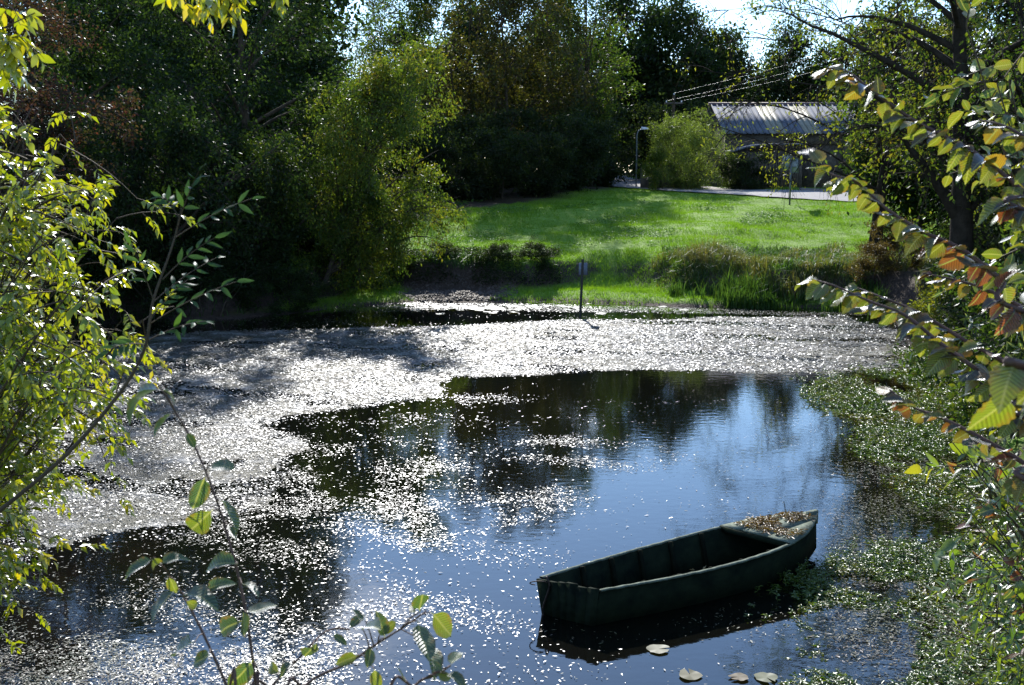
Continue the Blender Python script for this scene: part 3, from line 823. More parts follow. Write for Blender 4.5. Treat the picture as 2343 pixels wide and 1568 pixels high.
# ------------------------------------------------------------------ rowing boat
def boat():
    M['boat'] = plain('faded_green_boat_paint', (0.015, 0.022, 0.012), 0.85, 0.6, 4, bump=0.35, bscale=18, spec=0.06, col2=(0.004, 0.008, 0.006))
    M['boat_deck'] = plain('worn_pale_green_deck', (0.16, 0.19, 0.15), 0.85, 0.3, 9, bump=0.35, bscale=40, spec=0.12, col2=(0.05, 0.065, 0.05))
    M['boat_in'] = plain('shade_dark_boat_inside', (0.010, 0.013, 0.008), 0.9, 0.5, 5, bump=0.3, spec=0.05)  # ribs and floor darker than the hull: inside shade put into the colour
    M['rust'] = plain('dark_rusty_iron', (0.05, 0.035, 0.03), 0.6, 0.4, 30, bump=0.2, spec=0.4, metal=0.4)
    ang = math.atan2(1.94, 2.98)
    e = thing('rowing_boat', 'flat green wooden punt with leaf-strewn bow deck, floating on the pond', 'boat', (0.59, 11.09, 0.0), ang)
    s_ = np.array([0, 0.4, 0.8, 1.3, 1.8, 2.25, 2.65, 2.95, 3.2, 3.4, 3.53, 3.58])
    hw = np.array([0.315, 0.37, 0.42, 0.465, 0.48, 0.475, 0.44, 0.375, 0.275, 0.165, 0.07, 0.025])
    zt = np.array([0.37, 0.368, 0.367, 0.37, 0.38, 0.40, 0.425, 0.45, 0.475, 0.498, 0.513, 0.52])
    zb = np.array([-0.10, -0.11, -0.12, -0.12, -0.12, -0.11, -0.08, -0.05, -0.02, 0.02, 0.06, 0.1])
    hb = hw * np.array([0.80, 0.80, 0.80, 0.80, 0.79, 0.77, 0.72, 0.66, 0.55, 0.45, 0.4, 0.5])
    ss = np.linspace(0, 3.58, 40)
    HW = np.interp(ss, s_, hw); ZT = np.interp(ss, s_, zt); ZB = np.interp(ss, s_, zb); HB = np.interp(ss, s_, hb)
    ys = -0.0
    th = 0.022
    def skew(p):
        p = np.array(p, float).reshape(-1, 3); p[:, 0] -= p[:, 1] * np.interp(p[:, 0], [0, 2.6, 3.5], [0.45, 0.22, 0.0]); return p
    def wall(side):
        b = MB()
        o0 = np.stack([ss + 0.04 * (ss / 3.58), side * HB, ZB], 1)
        o1 = np.stack([ss, side * HW, ZT], 1)
        om = o0 * 0.5 + o1 * 0.5 + np.stack([ss * 0, side * 0.018 * np.sin(ss / 3.58 * np.pi), ss * 0], 1)
        i0 = o0 - np.array([0, side * th, 0]); i1 = o1 - np.array([0, side * th, 0]); im = om - np.array([0, side * th, 0])
        if side * 1:
            for a in (i0, i1, im):
                a[:, 1] = np.where(a[:, 1] * side < 0.002, side * 0.002, a[:, 1])
        rows = [o0, om, o1, i1, im, i0]
        n = len(ss)
        v = np.stack(rows, 1).reshape(-1, 3)
        idx = np.arange(n * 6).reshape(n, 6)
        nx = np.roll(idx, -1, 1)
        q = np.stack([idx[:-1], nx[:-1], nx[1:], idx[1:]], -1).reshape(-1, 4)
        if side > 0: q = q[:, ::-1]
        b.add(skew(v), q)
        return b
    for side in (-1, 1):
        link('side', wall(side).mesh('boat_side', M['boat']), e)
        # gunwale
        b = MB()
        k = ss <= 2.72
        n = k.sum()
        c = np.stack([ss[k], side * (HW[k] + 0.004), ZT[k] + 0.006], 1)
        prof = np.array([(-0.028, -0.008), (0.010, -0.010), (0.014, 0.002), (0.008, 0.011), (-0.026, 0.010)])
        wobble = 0.0025 * np.sin(ss[k] * 31 + side)
        v = np.stack([c + np.stack([0 * c[:, 0], side * p[0] + 0 * c[:, 0], p[1] + wobble], 1) for p in prof], 1).reshape(-1, 3)
        idx = np.arange(n * 5).reshape(n, 5); nx = np.roll(idx, -1, 1)
        q = np.stack([idx[:-1], nx[:-1], nx[1:], idx[1:]], -1).reshape(-1, 4)
        b.add(skew(v), q)
        link('gunwale', b.mesh('boat_gunwale', M['boat_deck']), e)
    # ribs along the inside
    for x in (0.55, 0.98, 1.40, 1.84, 2.28):
        for side in (-1, 1):
            w = np.interp(x, s_, hw) - 0.030; wb_ = np.interp(x, s_, hb) - 0.030
            z1 = np.interp(x, s_, zt) + 0.012; z0 = np.interp(x, s_, zb) + 0.02
            b = MB()
            a = side
            b.hexa(skew([(x - .02, a * (wb_ - .03), z0), (x + .02, a * (wb_ - .03), z0), (x + .02, a * wb_, z0), (x - .02, a * wb_, z0),
                    (x - .02, a * (w - .03), z1), (x + .02, a * (w - .03), z1), (x + .02, a * w, z1), (x - .02, a * w, z1)]))
            link('rib', b.mesh('boat_rib', M['boat_in']), e)
    # bottom
    b = MB()
    v = np.concatenate([np.stack([ss, -HB + 0.012, ZB + 0.012], 1), np.stack([ss, HB - 0.012, ZB + 0.012], 1)])
    n = len(ss)
    b.add(skew(v), [(i, i + 1, n + i + 1, n + i) for i in range(n - 1)])
    link('bottom', b.mesh('boat_bottom', M['boat_in']), e)
    # floor boards above the waterline
    fx = np.linspace(0.03, 3.1, 20)
    tq = (0.02 - np.interp(fx, s_, zb)) / (np.interp(fx, s_, zt) - np.interp(fx, s_, zb))
    fw_ = np.interp(fx, s_, hb) + (np.interp(fx, s_, hw) - np.interp(fx, s_, hb)) * tq - 0.012
    for i in range(5):
        y0 = fw_ * (-1 + 0.4 * i) + 0.002; y1 = fw_ * (-1 + 0.4 * (i + 1)) - 0.002
        zz = 0.02 + 0.003 * (i % 2)
        rows = [np.stack([fx, y0, 0 * fx + zz], 1), np.stack([fx, y1, 0 * fx + zz], 1), np.stack([fx, y1, 0 * fx + zz - 0.014], 1), np.stack([fx, y0, 0 * fx + zz - 0.014], 1)]
        v = np.stack(rows, 1).reshape(-1, 3)
        idx = np.arange(len(fx) * 4).reshape(len(fx), 4); nx = np.roll(idx, -1, 1)
        b = MB(); b.add(skew(v), np.stack([idx[:-1], nx[:-1], nx[1:], idx[1:]], -1).reshape(-1, 4)[:, ::-1])
        link('floor_board', b.mesh('floor_board', M['boat_in']), e)
    # transom: upright boards of uneven height
    yb = [-0.325, -0.222, -0.10, 0.005, 0.09, 0.19, 0.325]
    hz = [0.398, 0.385, 0.402, 0.388, 0.374, 0.372]
    for i in range(6):
        y0, y1 = yb[i] + 0.0015, yb[i + 1] - 0.0015
        f = 0.80
        b = MB()
        b.hexa(skew([(-0.034, y0 * f, -0.1), (0.0, y0 * f, -0.1), (0.0, y1 * f, -0.1), (-0.034, y1 * f, -0.1),
                (-0.050, y0, hz[i]), (-0.014, y0, hz[i]), (-0.014, y1, hz[i]), (-0.050, y1, hz[i])]))
        link('transom_board', b.mesh('transom_board', M['boat']), e)
    # bow deck: three boards with a lip
    cuts = [-1.0, -0.36, 0.34, 1.0]
    xs = np.linspace(2.60, 3.60, 16)
    W_ = np.interp(xs, s_, hw) + 0.018; Z_ = np.interp(xs, s_, zt) + 0.022
    W_[-1] = 0.035
    for i in range(3):
        b = MB()
        y0 = np.clip(cuts[i] * 0.46, -W_, W_) + (0.0015 if i else 0); y1 = np.clip(cuts[i + 1] * 0.46, -W_, W_) - (0.0015 if i < 2 else 0)
        if i == 0: y0 = -W_
        if i == 2: y1 = W_
        y1 = np.maximum(y1, y0)
        cam_ = lambda y, w: 0.018 * (1 - (y / np.maximum(w, 0.05)) ** 2)
        n = len(xs)
        rows = [np.stack([xs, y0, Z_ + cam_(y0, W_)], 1), np.stack([xs, y1, Z_ + cam_(y1, W_)], 1), np.stack([xs, y1, Z_ + cam_(y1, W_) - 0.022], 1), np.stack([xs, y0, Z_ + cam_(y0, W_) - 0.022], 1)]
        v = np.stack(rows, 1).reshape(-1, 3)
        idx = np.arange(n * 4).reshape(n, 4); nx = np.roll(idx, -1, 1)
        q = list(np.stack([idx[:-1], nx[:-1], nx[1:], idx[1:]], -1).reshape(-1, 4)[:, ::-1])
        q.append(idx[0]); q.append(idx[-1][::-1])
        b.add(skew(v), q)
        link('deck_board', b.mesh('boat_deck_board', M['boat_deck']), e)
    b = MB(); b.box((2.575, -0.45, 0.385), (2.60, 0.45, 0.442)); b.v = [skew(b.v[0])]
    link('deck_beam', b.mesh('deck_beam', M['boat']), e)
    b = MB(); b.hexa([(3.50, -.03, .40), (3.62, -.02, .40), (3.62, .02, .40), (3.50, .03, .40), (3.47, -.045, .555), (3.615, -.025, .566), (3.615, .025, .566), (3.47, .045, .555)])
    link('stem_block', b.mesh('stem_block', M['boat_deck']), e)
    # iron ring at the stern corner and a short chain
    th_ = np.linspace(-0.4, 4.0, 16)
    p = np.stack([-0.075 + 0.062 * np.cos(th_ + 1.4) - .01, 0.27 + 0.075 * np.sin(th_ + 1.4), 0.345 - 0.04 * np.cos(th_ + .6)], 1)
    b = MB(); b.tubes(skew(p), np.full(16, 0.006), 6)
    link('stern_ring', b.mesh('stern_ring', M['rust'], True), e)
    p = spline([(-0.02, 0.24, 0.40), (-0.055, 0.2, 0.41), (-0.06, 0.17, 0.33), (-0.065, 0.20, 0.2), (-0.06, 0.24, 0.08), (-0.06, 0.23, -0.05)], 22)
    b = MB(); b.tubes(skew(p), np.full(22, 0.011), 6)
    link('mooring_rope', b.mesh('mooring_rope', M['rust'], True), e)
    # fallen leaves on the deck and in the bottom: lie on the boat, uncountable
    def litter(name, label, n, fn, mat, seed):
        r = R(seed); b = MB()
        p = skew(fn(r, n))
        b.leaves(p, np.column_stack([r.normal(size=(n, 2)), r.normal(size=n) * 0.25]), np.column_stack([r.normal(size=(n, 2)) * 0.45, np.ones(n)]), 0.02 + r.gamma(4.0, 0.012, n).clip(0, 0.09), r.uniform(0.010, 0.026, n), 'five')
        o = link(name, b.mesh(name, mat)); o.location = e.location; o.rotation_euler = e.rotation_euler
        tag(o, label, 'leaves', kind='stuff')
    M['litter'] = leafmat('dead_willow_leaf', [(0.06, 0.035, 0.012), (0.16, 0.09, 0.02), (0.30, 0.19, 0.05), (0.40, 0.30, 0.12)], trans=0.2, gloss=0.05, edge=0.3, rough=0.45, tboost=1.2)
    def deckpts(r, n):
        x = 2.68 + 0.72 * r.beta(1.4, 1.6, n); w = np.interp(x, s_, hw)
        y = np.clip(r.normal(size=n) * 0.45 + 0.05, -0.85, 0.88) * w
        keep = fbm(np.stack([x, y], 1), 4, 3, 7.0) > -0.35
        x, y, w = x[keep], y[keep], w[keep]
        x = np.resize(x, n) + r.normal(size=n) * 0.01; y = np.resize(y, n) + r.normal(size=n) * 0.01; w = np.interp(x, s_, hw)
        return np.stack([x, y, np.interp(x, s_, zt) + 0.026 + 0.018 * (1 - (y / w) ** 2) + r.uniform(0, 0.016, n)], 1)
    litter('fallen_leaves', 'brown and yellow fallen leaves heaped on the bow deck of the boat', 900, deckpts, M['litter'], 5)
    def botpts(r, n):
        x = r.uniform(0.1, 2.6, n); w = np.interp(x, s_, hb)
        return np.stack([x, r.uniform(-0.95, 0.95, n) * w, 0.03 + r.uniform(0, 0.014, n)], 1)
    litter('fallen_leaves', 'dark wet leaves lying in the bottom of the boat', 260, botpts, M['litter'], 6)
boat()

# ------------------------------------------------------------------ marker post in the pond
M['post'] = plain('weathered_post', (0.05, 0.05, 0.042), 0.8, 0.4, 20, bump=0.3)
M['plate'] = plain('grey_blue_sign_back', (0.16, 0.19, 0.25), 0.5, 0.15, 10, bump=0.05, spec=0.4)
pb = onz(1327, 727, 0.0); pt = at(1333, 594, pb[1])
mpst = thing('marker_post', 'thin dark post with small grey-blue plate standing in the pond', 'post', (pb[0], pb[1], 0))
b = MB(); b.tubes(np.array([(-0.01, 0, -0.6), (0, 0, 0), (pt[0] - pb[0], 0, pt[2])]), np.array([0.042, 0.042, 0.038]), 8)
link('post', b.mesh('marker_post', M['post'], True), mpst)
b = MB(); b.box((-0.135, 0.045, -0.19), (0.135, 0.053, 0.19))
o = link('plate', b.mesh('marker_plate', M['plate']), mpst, (pt[0] - pb[0] + 0.015, 0, pt[2] - 0.30))

# ------------------------------------------------------------------ barn, lean-to, wall
M['stone'] = plain('dark_stone_wall', (0.13, 0.11, 0.09), 0.9, 0.4, 3, bump=0.6, bscale=9, spec=0.15)
M['roofm'] = plain('grey_metal_roof_sheet', (0.13, 0.145, 0.18), 0.8, 0.3, 1.3, bump=0.05, spec=0.12)
M['roofold'] = plain('yellowed_clear_roof_sheet', (0.26, 0.25, 0.20), 0.62, 0.2, 2, bump=0.05, spec=0.3)
M['ridge'] = plain('purple_brown_ridge', (0.12, 0.08, 0.09), 0.6, 0.3, 4, bump=0.1)
M['timber'] = plain('grey_weathered_boards', (0.10, 0.085, 0.07), 0.85, 0.5, 6, bump=0.4, bscale=30)
M['black'] = plain('dark_opening', (0.02, 0.018, 0.016), 0.9, 0.2, 3, bump=0)
def barn():
    x0, x1 = 13.4, 29.6
    y0, y1, yr = 73.4, 83.4, 78.4
    g = gz(18, 73.4) - 0.3
    ze, zr = 7.17, 9.22
    e = thing('barn', 'long dark barn with ribbed grey metal roof behind the lane', 'barn', ((x0 + x1) / 2, y0, g))
    ox, oy = (x0 + x1) / 2, y0
    def B(lo, hi): return MB().box((lo[0] - ox, lo[1] - oy, lo[2] - g), (hi[0] - ox, hi[1] - oy, hi[2] - g))
    def part(name, mb, mat, par=e): return link(name, mb.mesh('barn_' + name, mat), par)
    # front wall in pieces round a wide door opening and two small windows
    wx = [x0 + 0.2, 18.0, 21.2, x1 - 0.2]
    part('wall', B((wx[0], y0 + 0.2, g), (wx[1], y0 + 0.6, ze - 0.12)), M['stone'])
    part('wall', B((wx[2], y0 + 0.2, g), (wx[3], y0 + 0.6, ze - 0.12)), M['stone'])
    part('lintel', B((wx[1], y0 + 0.22, ze - 0.75), (wx[2], y0 + 0.58, ze - 0.12)), M['timber'])
    d = part('door', B((wx[1], y0 + 0.40, g), (wx[2], y0 + 0.46, ze - 0.75)), M['timber'])
    part('handle', B((19.5, y0 + 0.34, g + 1.4), (19.56, y0 + 0.398, g + 1.7)), M['black'], d)
    part('wall', B((x0 + 0.2, y1 - 0.6, g), (x1 - 0.2, y1 - 0.2, ze - 0.12)), M['stone'])
    for xa in (x0 + 0.2, x1 - 0.6):                       # gable walls
        b = MB()
        P = [(xa, y0 + 0.6, g), (xa, y1 - 0.6, g), (xa, y1 - 0.6, ze - 0.14), (xa, yr, zr - 0.2), (xa, y0 + 0.6, ze - 0.14)]
        v = [(p[0] - ox + dx, p[1] - oy, p[2] - g) for dx in (0, 0.4) for p in P]
        bm = bpy.data.meshes.new('barn_gable'); bm.from_pydata(v, [], [(4, 3, 2, 1, 0), (5, 6, 7, 8, 9)] + [(i, (i + 1) % 5, 5 + (i + 1) % 5, 5 + i) for i in range(5)])
        bm.materials.append(M['stone']); link('gable_wall', bm, e)
    # roof sheets, each with a raised rib on its left edge
    n = 44
    w = (x1 - x0) / n
    sl = unit(np.array([0, yr - y0, zr - ze])); nv = np.array([0, -sl[2], sl[1]])
    Ls = math.hypot(yr - y0 + 0.35, zr - ze)
    def sheet(sgn):
        b = MB()
        prof = [(0.0, 0.0), (0.012, 0.055), (0.06, 0.055), (0.075, 0.0), (w - 0.006, 0.0)]
        for (a, h), (c_, h2) in zip(prof[:-1], prof[1:]):
            p = []
            for t in (0, 1):
                for (xx, hh) in ((a, h), (c_, h2)):
                    p.append(np.array([xx, 0, 0]) + np.array([0, sgn, 1]) * sl * (t * Ls) + np.array([0, sgn, 1]) * nv * hh)
            p2 = [q - np.array([0, sgn, 1]) * nv * 0.012 for q in p]
            b.hexa([p2[0], p2[1], p2[3], p2[2], p[0], p[1], p[3], p[2]])
        return b.mesh('roof_sheet', M['roofm'])
    front, back = sheet(1), sheet(-1)
    roof = bpy.data.objects.new('roof', B((x0 + 0.05, yr - 0.2, zr - 0.35), (x1 - 0.05, yr + 0.2, zr - 0.12)).mesh('roof_beam', M['timber']))
    COL.objects.link(roof); roof.parent = e
    for i in range(n):
        for me, yy in ((front, y0 - 0.33), (back, y1 + 0.33)):
            o = link('roof_sheet', me, roof, (x0 + i * w - ox, yy - oy, ze - 0.10 - g))
            omat(o, M['roofold'] if (i in (8, 9, 10, 14, 15, 16, 28, 29, 30) and me is front) else M['roofm'])
    part('ridge_cap', MB().hexa([(x0 - .1 - ox, yr - .32 - oy, zr - .07 - g), (x1 + .1 - ox, yr - .32 - oy, zr - .07 - g), (x1 + .1 - ox, yr + .32 - oy, zr - .07 - g), (x0 - .1 - ox, yr + .32 - oy, zr - .07 - g),
                                 (x0 - .1 - ox, yr - .05 - oy, zr + .12 - g), (x1 + .1 - ox, yr - .05 - oy, zr + .12 - g), (x1 + .1 - ox, yr + .05 - oy, zr + .12 - g), (x0 - .1 - ox, yr + .05 - oy, zr + .12 - g)]), M['ridge'], roof)
    # lean-to shed of boards with an old sheet roof
    lx0, lx1, ly0, ly1 = 13.7, 17.9, 70.9, 73.5
    lg = gz(15.5, 71) - 0.1
    s = thing('lean_to_shed', 'low board lean-to with pale buckled sheet roof against the barn', 'shed', ((lx0 + lx1) / 2, ly0, lg))
    cx = (lx0 + lx1) / 2
    nb = 18; bw = (lx1 - lx0) / nb
    r = R(9)
    bd = MB().box((0, 0, 0), (bw - 0.012, 0.03, 2.35)).mesh('shed_board', M['timber'])
    for i in range(nb):
        o = link('board', bd, s, (lx0 + i * bw - cx, r.uniform(0, 0.02), 0)); o.scale = (1, 1, r.uniform(0.97, 1.01))
    for xa in (lx0, lx1 - 0.1):
        link('post', MB().box((0, 0.04, 0), (0.1, 0.14, 2.55)).mesh('shed_post', M['timber']), s, (xa - cx, 0, 0))
        link('side_wall', MB().box((0, 0.15, 0), (0.04, ly1 - ly0 - 0.15, 2.5)).mesh('shed_side', M['timber']), s, (xa + 0.03 - cx, 0, 0))
    zl = 6.28 - lg
    for i in range(6):
        xa = lx0 - 0.15 + i * 0.75
        dz = [-0.42, -0.16, -0.02, 0.03, 0.05, 0.04][i]; dz2 = [-0.16, -0.02, 0.03, 0.05, 0.04, 0.05][i]
        b = MB(); y_ = -0.35; yy = ly1 - ly0 - 0.15
        b.hexa([(0, y_, dz), (0.74, y_, dz2), (0.74, yy, dz2 + .1), (0, yy, dz + .1), (0, y_, dz + .05), (0.74, y_, dz2 + .05), (0.74, yy, dz2 + .15), (0, yy, dz + .15)])
        link('roof_sheet', b.mesh('shed_roof_sheet', M['roofm']), s, (xa - cx, 0, zl))
    # garden wall
    wz = gz(9.5, 71.8)
    gwl = MB().box((-1.9, 0, -0.3), (1.9, 0.3, 1.35))
    o = link('garden_wall', gwl.mesh('garden_wall', M['stone']), None, (10.0, 72.2, wz)); tag(o, 'low brown garden wall behind the pale feathery bush', 'wall')
barn()

# ------------------------------------------------------------------ road sign, lamp, power line
M['galv'] = plain('galvanised_steel', (0.13, 0.155, 0.17), 0.45, 0.2, 15, bump=0.05, spec=0.5, metal=0.4)
M['signback'] = plain('grey_sign_back', (0.30, 0.33, 0.37), 0.5, 0.12, 8, bump=0.03, spec=0.4)
M['lampw'] = plain('white_lamp_shade', (0.7, 0.7, 0.7), 0.4, 0.05, 8, bump=0, spec=0.4)
def roadsign():
    d = 61.3
    p = at(1806, 465, d); z = gz(p[0], d)
    e = thing('road_sign', 'grey road sign seen from behind on a steel pole beside the lane', 'sign', (p[0], d, z - 0.1))
    link('pole', MB().box((-0.04, -0.04, -0.3), (0.04, 0.04, 2.85)).mesh('sign_pole', M['galv']), e)
    for (xa, xb, za, zb) in ((-0.44, 0.06, 1.92, 2.74), (-0.02, 0.44, 1.78, 2.55)):
        y0 = 0.05 if xa < -0.2 else 0.075
        pl = link('panel', MB().box((xa, y0, za), (xb, y0 + 0.02, zb)).mesh('sign_panel', M['signback']), e)
        f = MB()
        for a, b_ in (((xa, za), (xb, za + 0.03)), ((xa, zb - 0.03), (xb, zb)), ((xa, za + .03), (xa + 0.03, zb - .03)), ((xb - 0.03, za + .03), (xb, zb - .03))):
            f.box((a[0], y0 - 0.02, a[1]), (b_[0], y0 - 0.002, b_[1]))
        link('rim', f.mesh('sign_rim', M['galv']), pl)
    for zc in (2.1, 2.45):
        link('bracket', MB().box((-0.30, 0.002, zc - 0.02), (0.30, 0.046, zc + 0.02)).mesh('sign_bracket', M['galv']), e)
roadsign()
def lamp():
    x, y = 7.95, 73.5
    z = gz(x, y)
    e = thing('street_lamp', 'thin street lamp with white head at the bend of the lane', 'street lamp', (x, y, z))
    p = spline([(0, 0, -0.3), (0, 0, 2.6), (0, 0, 3.3), (0.12, 0, 3.62), (0.40, 0, 3.72)], 18)
    link('pole', MB().tubes(p, np.linspace(0.05, 0.03, 18), 8).mesh('lamp_pole', M['galv'], True), e)
    b = MB(); b.hexa([(.25, -.13, 3.66), (.75, -.10, 3.70), (.75, .10, 3.70), (.25, .13, 3.66), (.28, -.08, 3.86), (.70, -.06, 3.82), (.70, .06, 3.82), (.28, .08, 3.86)])
    link('lamp_head', b.mesh('lamp_head', M['lampw']), e)
lamp()
def powerline():
    lab = ['wooden utility pole rising behind the pale feathery bush', 'wooden utility pole right of the barn, outside the trees']
    base = [(10.75, 77.0), (33.0, 57.0)]
    tops = [9.75, 16.0]
    for i in range(2):
        x, y = base[i]; z = gz(x, y)
        e = thing('utility_pole', lab[i], 'pole', (x, y, z))
        link('pole', MB().tubes(np.array([(0, 0, -0.3), (0, 0, (tops[i] - z) * 0.5), (0, 0, tops[i] - z)]), np.array([0.13, 0.11, 0.09]), 9).mesh('utility_pole', M['bark'], True), e)
        link('crossarm', MB().box((-0.6, -0.06, tops[i] - z - 0.62), (0.6, 0.06, tops[i] - z - 0.5)).mesh('crossarm', M['timber']), e)
        for k in (-0.5, 0, 0.5):
            zt_ = tops[i] - z - 0.5 if k else tops[i] - z - .02
            link('insulator', MB().tubes(np.array([(k, 0, zt_), (k, 0, zt_ + 0.06), (k, 0, zt_ + 0.12)]), np.array([0.035, 0.05, 0.02]), 8).mesh('insulator', M['lampw'], True), e)
    labs = ['uppermost overhead wire left of the barn roof', 'middle overhead wire left of the barn roof', 'lowest overhead wire just above the barn roof']
    for j, (k, dz) in enumerate(((0, 0.1), (-0.5, -0.4), (0.5, -0.4))):
        a = np.array([base[0][0] + k, base[0][1], tops[0] + dz]); c = np.array([base[1][0] + k, base[1][1], tops[1] + dz])
        t = np.linspace(0, 1, 24)[:, None]
        p = a * (1 - t) + c * t; p[:, 2] -= 0.5 * (4 * t * (1 - t))[:, 0] * (1 + 0.25 * j)
        o = link('overhead_wire', MB().tubes(p, np.full(24, 0.0055), 5).mesh('overhead_wire', M['galv'], True))
        tag(o, labs[j], 'wire', 'wires of the power line')
powerline()

# ------------------------------------------------------------------ grass and reeds
M['grass'] = leafmat('meadow_grass', [(0.09, 0.18, 0.014), (0.12, 0.24, 0.018), (0.15, 0.27, 0.022), (0.19, 0.28, 0.03)], trans=0.5, gloss=0.015, edge=0.08, rough=0.45, tboost=1.35)
M['tallgrass'] = leafmat('tall_dry_grass', [(0.06, 0.11, 0.02), (0.09, 0.13, 0.025), (0.14, 0.14, 0.04), (0.2, 0.16, 0.06)], trans=0.5, gloss=0.04, edge=0.2, rough=0.45, tboost=1.3)
M['reed'] = leafmat('green_reed', [(0.03, 0.07, 0.018), (0.05, 0.11, 0.022), (0.09, 0.15, 0.03)], trans=0.5, gloss=0.015, edge=0.1, rough=0.45, tboost=1.4)
M['clover'] = leafmat('broad_meadow_leaf', [(0.06, 0.14, 0.02), (0.09, 0.18, 0.025)], trans=0.4, gloss=0.02, edge=0.12, rough=0.5)

def blades(name, label, pts, h, w, mat, seed, lean=0.35, cat='grass', seg2=False):
    r = R(seed)
    n = len(pts)
    z = hgt(pts[:, 0], pts[:, 1])
    base = np.column_stack([pts, z - 0.02])
    th = r.uniform(0, np.pi, n)
    side = np.column_stack([np.cos(th), np.sin(th), np.zeros(n)]) * (w * r.uniform(0.6, 1.3, n))[:, None]
    hh = h * r.uniform(0.5, 1.25, n)
    ln = r.normal(size=(n, 2)) * lean
    tip = base + np.column_stack([ln * hh[:, None], hh])
    b = MB()
    if seg2:
        midp = base + np.column_stack([ln * hh[:, None] * 0.3, hh * 0.6])
        tip[:, 2] -= 0.35 * hh * np.abs(ln).sum(1)
        v = np.stack([base - side / 2, base + side / 2, midp + side * 0.42, midp - side * 0.42, tip], 1).reshape(-1, 3)
        i = np.arange(n)[:, None] * 5
        b.add(v, i + np.array([[0, 1, 2, 3]])); b.f[3].append(i + np.array([[3, 2, 4]]))
    else:
        v = np.stack([base - side / 2, base + side / 2, tip], 1).reshape(-1, 3)
        b.add(v, np.arange(n)[:, None] * 3 + np.array([[0, 1, 2]]))
    o = link(name, b.mesh(name, mat))
    return tag(o, label, cat, kind='stuff')

def scatter(r, n, x0, x1, y0, y1, fn):
    p = np.column_stack([r.uniform(x0, x1, n), r.uniform(y0, y1, n)])
    return p[fn(p)]

r = R(31)
def meadow(p):
    d = poly_sd(p, POND)
    keep = (d > 1.6) & (poly_line_d(p, ROAD) > 2.75) & ~((p[:, 0] > 17) & (p[:, 1] > 66))
    keep &= ~((p[:, 0] < 7) & (p[:, 1] - 1.6 * p[:, 0] > 61.5)) & (np.hypot(p[:, 0] + 2.2, p[:, 1] - 42.2) > 1.9)
    keep &= r.random(len(p)) < np.clip(1.25 - (p[:, 1] - 42) / 45, 0.3, 1)
    return keep
mp_ = scatter(r, 330000, -8.5, 22, 40.5, 73, meadow)
blades('meadow_grass', 'bright green short grass covering the meadow behind the pond', mp_, 0.11 * (1 + 0.35 * fbm(mp_, 41, 3, 0.9)).clip(0.4, 2), 0.022, M['grass'], 32)
cl = scatter(r, 60000, -6, 15, 44.5, 62, lambda p: (fbm(p, 44, 3, 0.9) > 0.75) & (poly_line_d(p, ROAD) > 2.3))
def flat_leaves(name, label, p2, zoff, ln, wd, tilt, mat, seed, cat, z=None, kind='fold', up=0.0):
    r_ = R(seed); n = len(p2)
    zz = (hgt(p2[:, 0], p2[:, 1]) if z is None else np.full(n, float(z))) + zoff * r_.uniform(0.2, 1.0, n)
    th = r_.uniform(0, 2 * np.pi, n)
    d = np.column_stack([np.cos(th), np.sin(th), up * r_.uniform(0, 1, n) + r_.normal(size=n) * tilt * 0.5])
    nr = np.column_stack([r_.normal(size=(n, 2)) * tilt, np.ones(n)])
    s = r_.uniform(0.6, 1.3, n)
    b = MB(); b.leaves(np.column_stack([p2, zz]), d, nr, ln * s, wd * s, kind)
    o = link(name, b.mesh(name, mat))
    return tag(o, label, cat, kind='stuff')
flat_leaves('meadow_weeds', 'patches of broad shiny weed leaves in the meadow grass', cl[:7000], 0.16, 0.10, 0.06, 0.5, M['clover'], 33, 'weeds', up=0.3)

def far_shelf(p):
    d = poly_sd(p, POND)
    return (d > -0.05) & (d < 6.0) & (np.hypot(p[:, 0] + 2.2, p[:, 1] - 41.9) > 2.0)
sh_ = scatter(r, 60000, -8, 10.5, 37, 46, far_shelf)
blades('shore_grass', 'low pale grass on the flat far shore around the marker post', sh_[:30000], 0.13, 0.025, M['grass'], 34, 0.5)
bank = scatter(r, 60000, -6.5, 13, 39.5, 46, lambda p: (poly_sd(p, POND) > 1.2) & (np.abs(hgt(p[:, 0], p[:, 1]) - np.where(p[:, 0] < 3, 1.15, 0.9)) < np.where(p[:, 0] < 3, 0.25, 0.6)) & (fbm(p, 45, 3, 0.8) > -0.5) & ((p[:, 0] < 1.9) | (p[:, 0] > 6)))
blades('bank_grass', 'long tufted grass hanging along the edge of the far bank', bank[:12000], 0.32, 0.03, M['reed'], 35, 0.6, seg2=True)
tg = scatter(r, 60000, 5.4, 13.6, 39, 45, lambda p: (poly_sd(p, POND) > 1.1) & (poly_sd(p, POND) < 4.6) & (fbm(p, 46, 4, 1.1) > -0.5 + 0.9 * (p[:, 0] < 6.6)))
blades('tall_dry_grass', 'tall straw-coloured grass on the far bank above the reeds', tg[:8000], 0.5 * (1 + 0.5 * fbm(tg[:8000], 441, 3, 1.5)).clip(0.35, 1.9), 0.02, M['tallgrass'], 36, 0.5, seg2=True)
rd = scatter(r, 40000, 5.6, 12.4, 36.5, 41.5, lambda p: (poly_sd(p, POND) > -0.2) & (poly_sd(p, POND) < 1.5) & (fbm(p, 47, 4, 1.9) > -0.1 + 0.5 * (p[:, 0] < 7)))
blades('reed_bed', 'upright green reeds at the far water edge below the dry grass', rd[:2600], 0.7 * (1 + 0.45 * fbm(rd[:2600], 442, 3, 2.0)).clip(0.3, 1.8), 0.028, M['reed'], 37, 0.28, 'reeds', seg2=True)
rt = scatter(r, 30000, 11, 17, 36, 46, lambda p: (poly_sd(p, POND) > 0.3) & (fbm(p, 48, 3, 0.9) > -0.3))
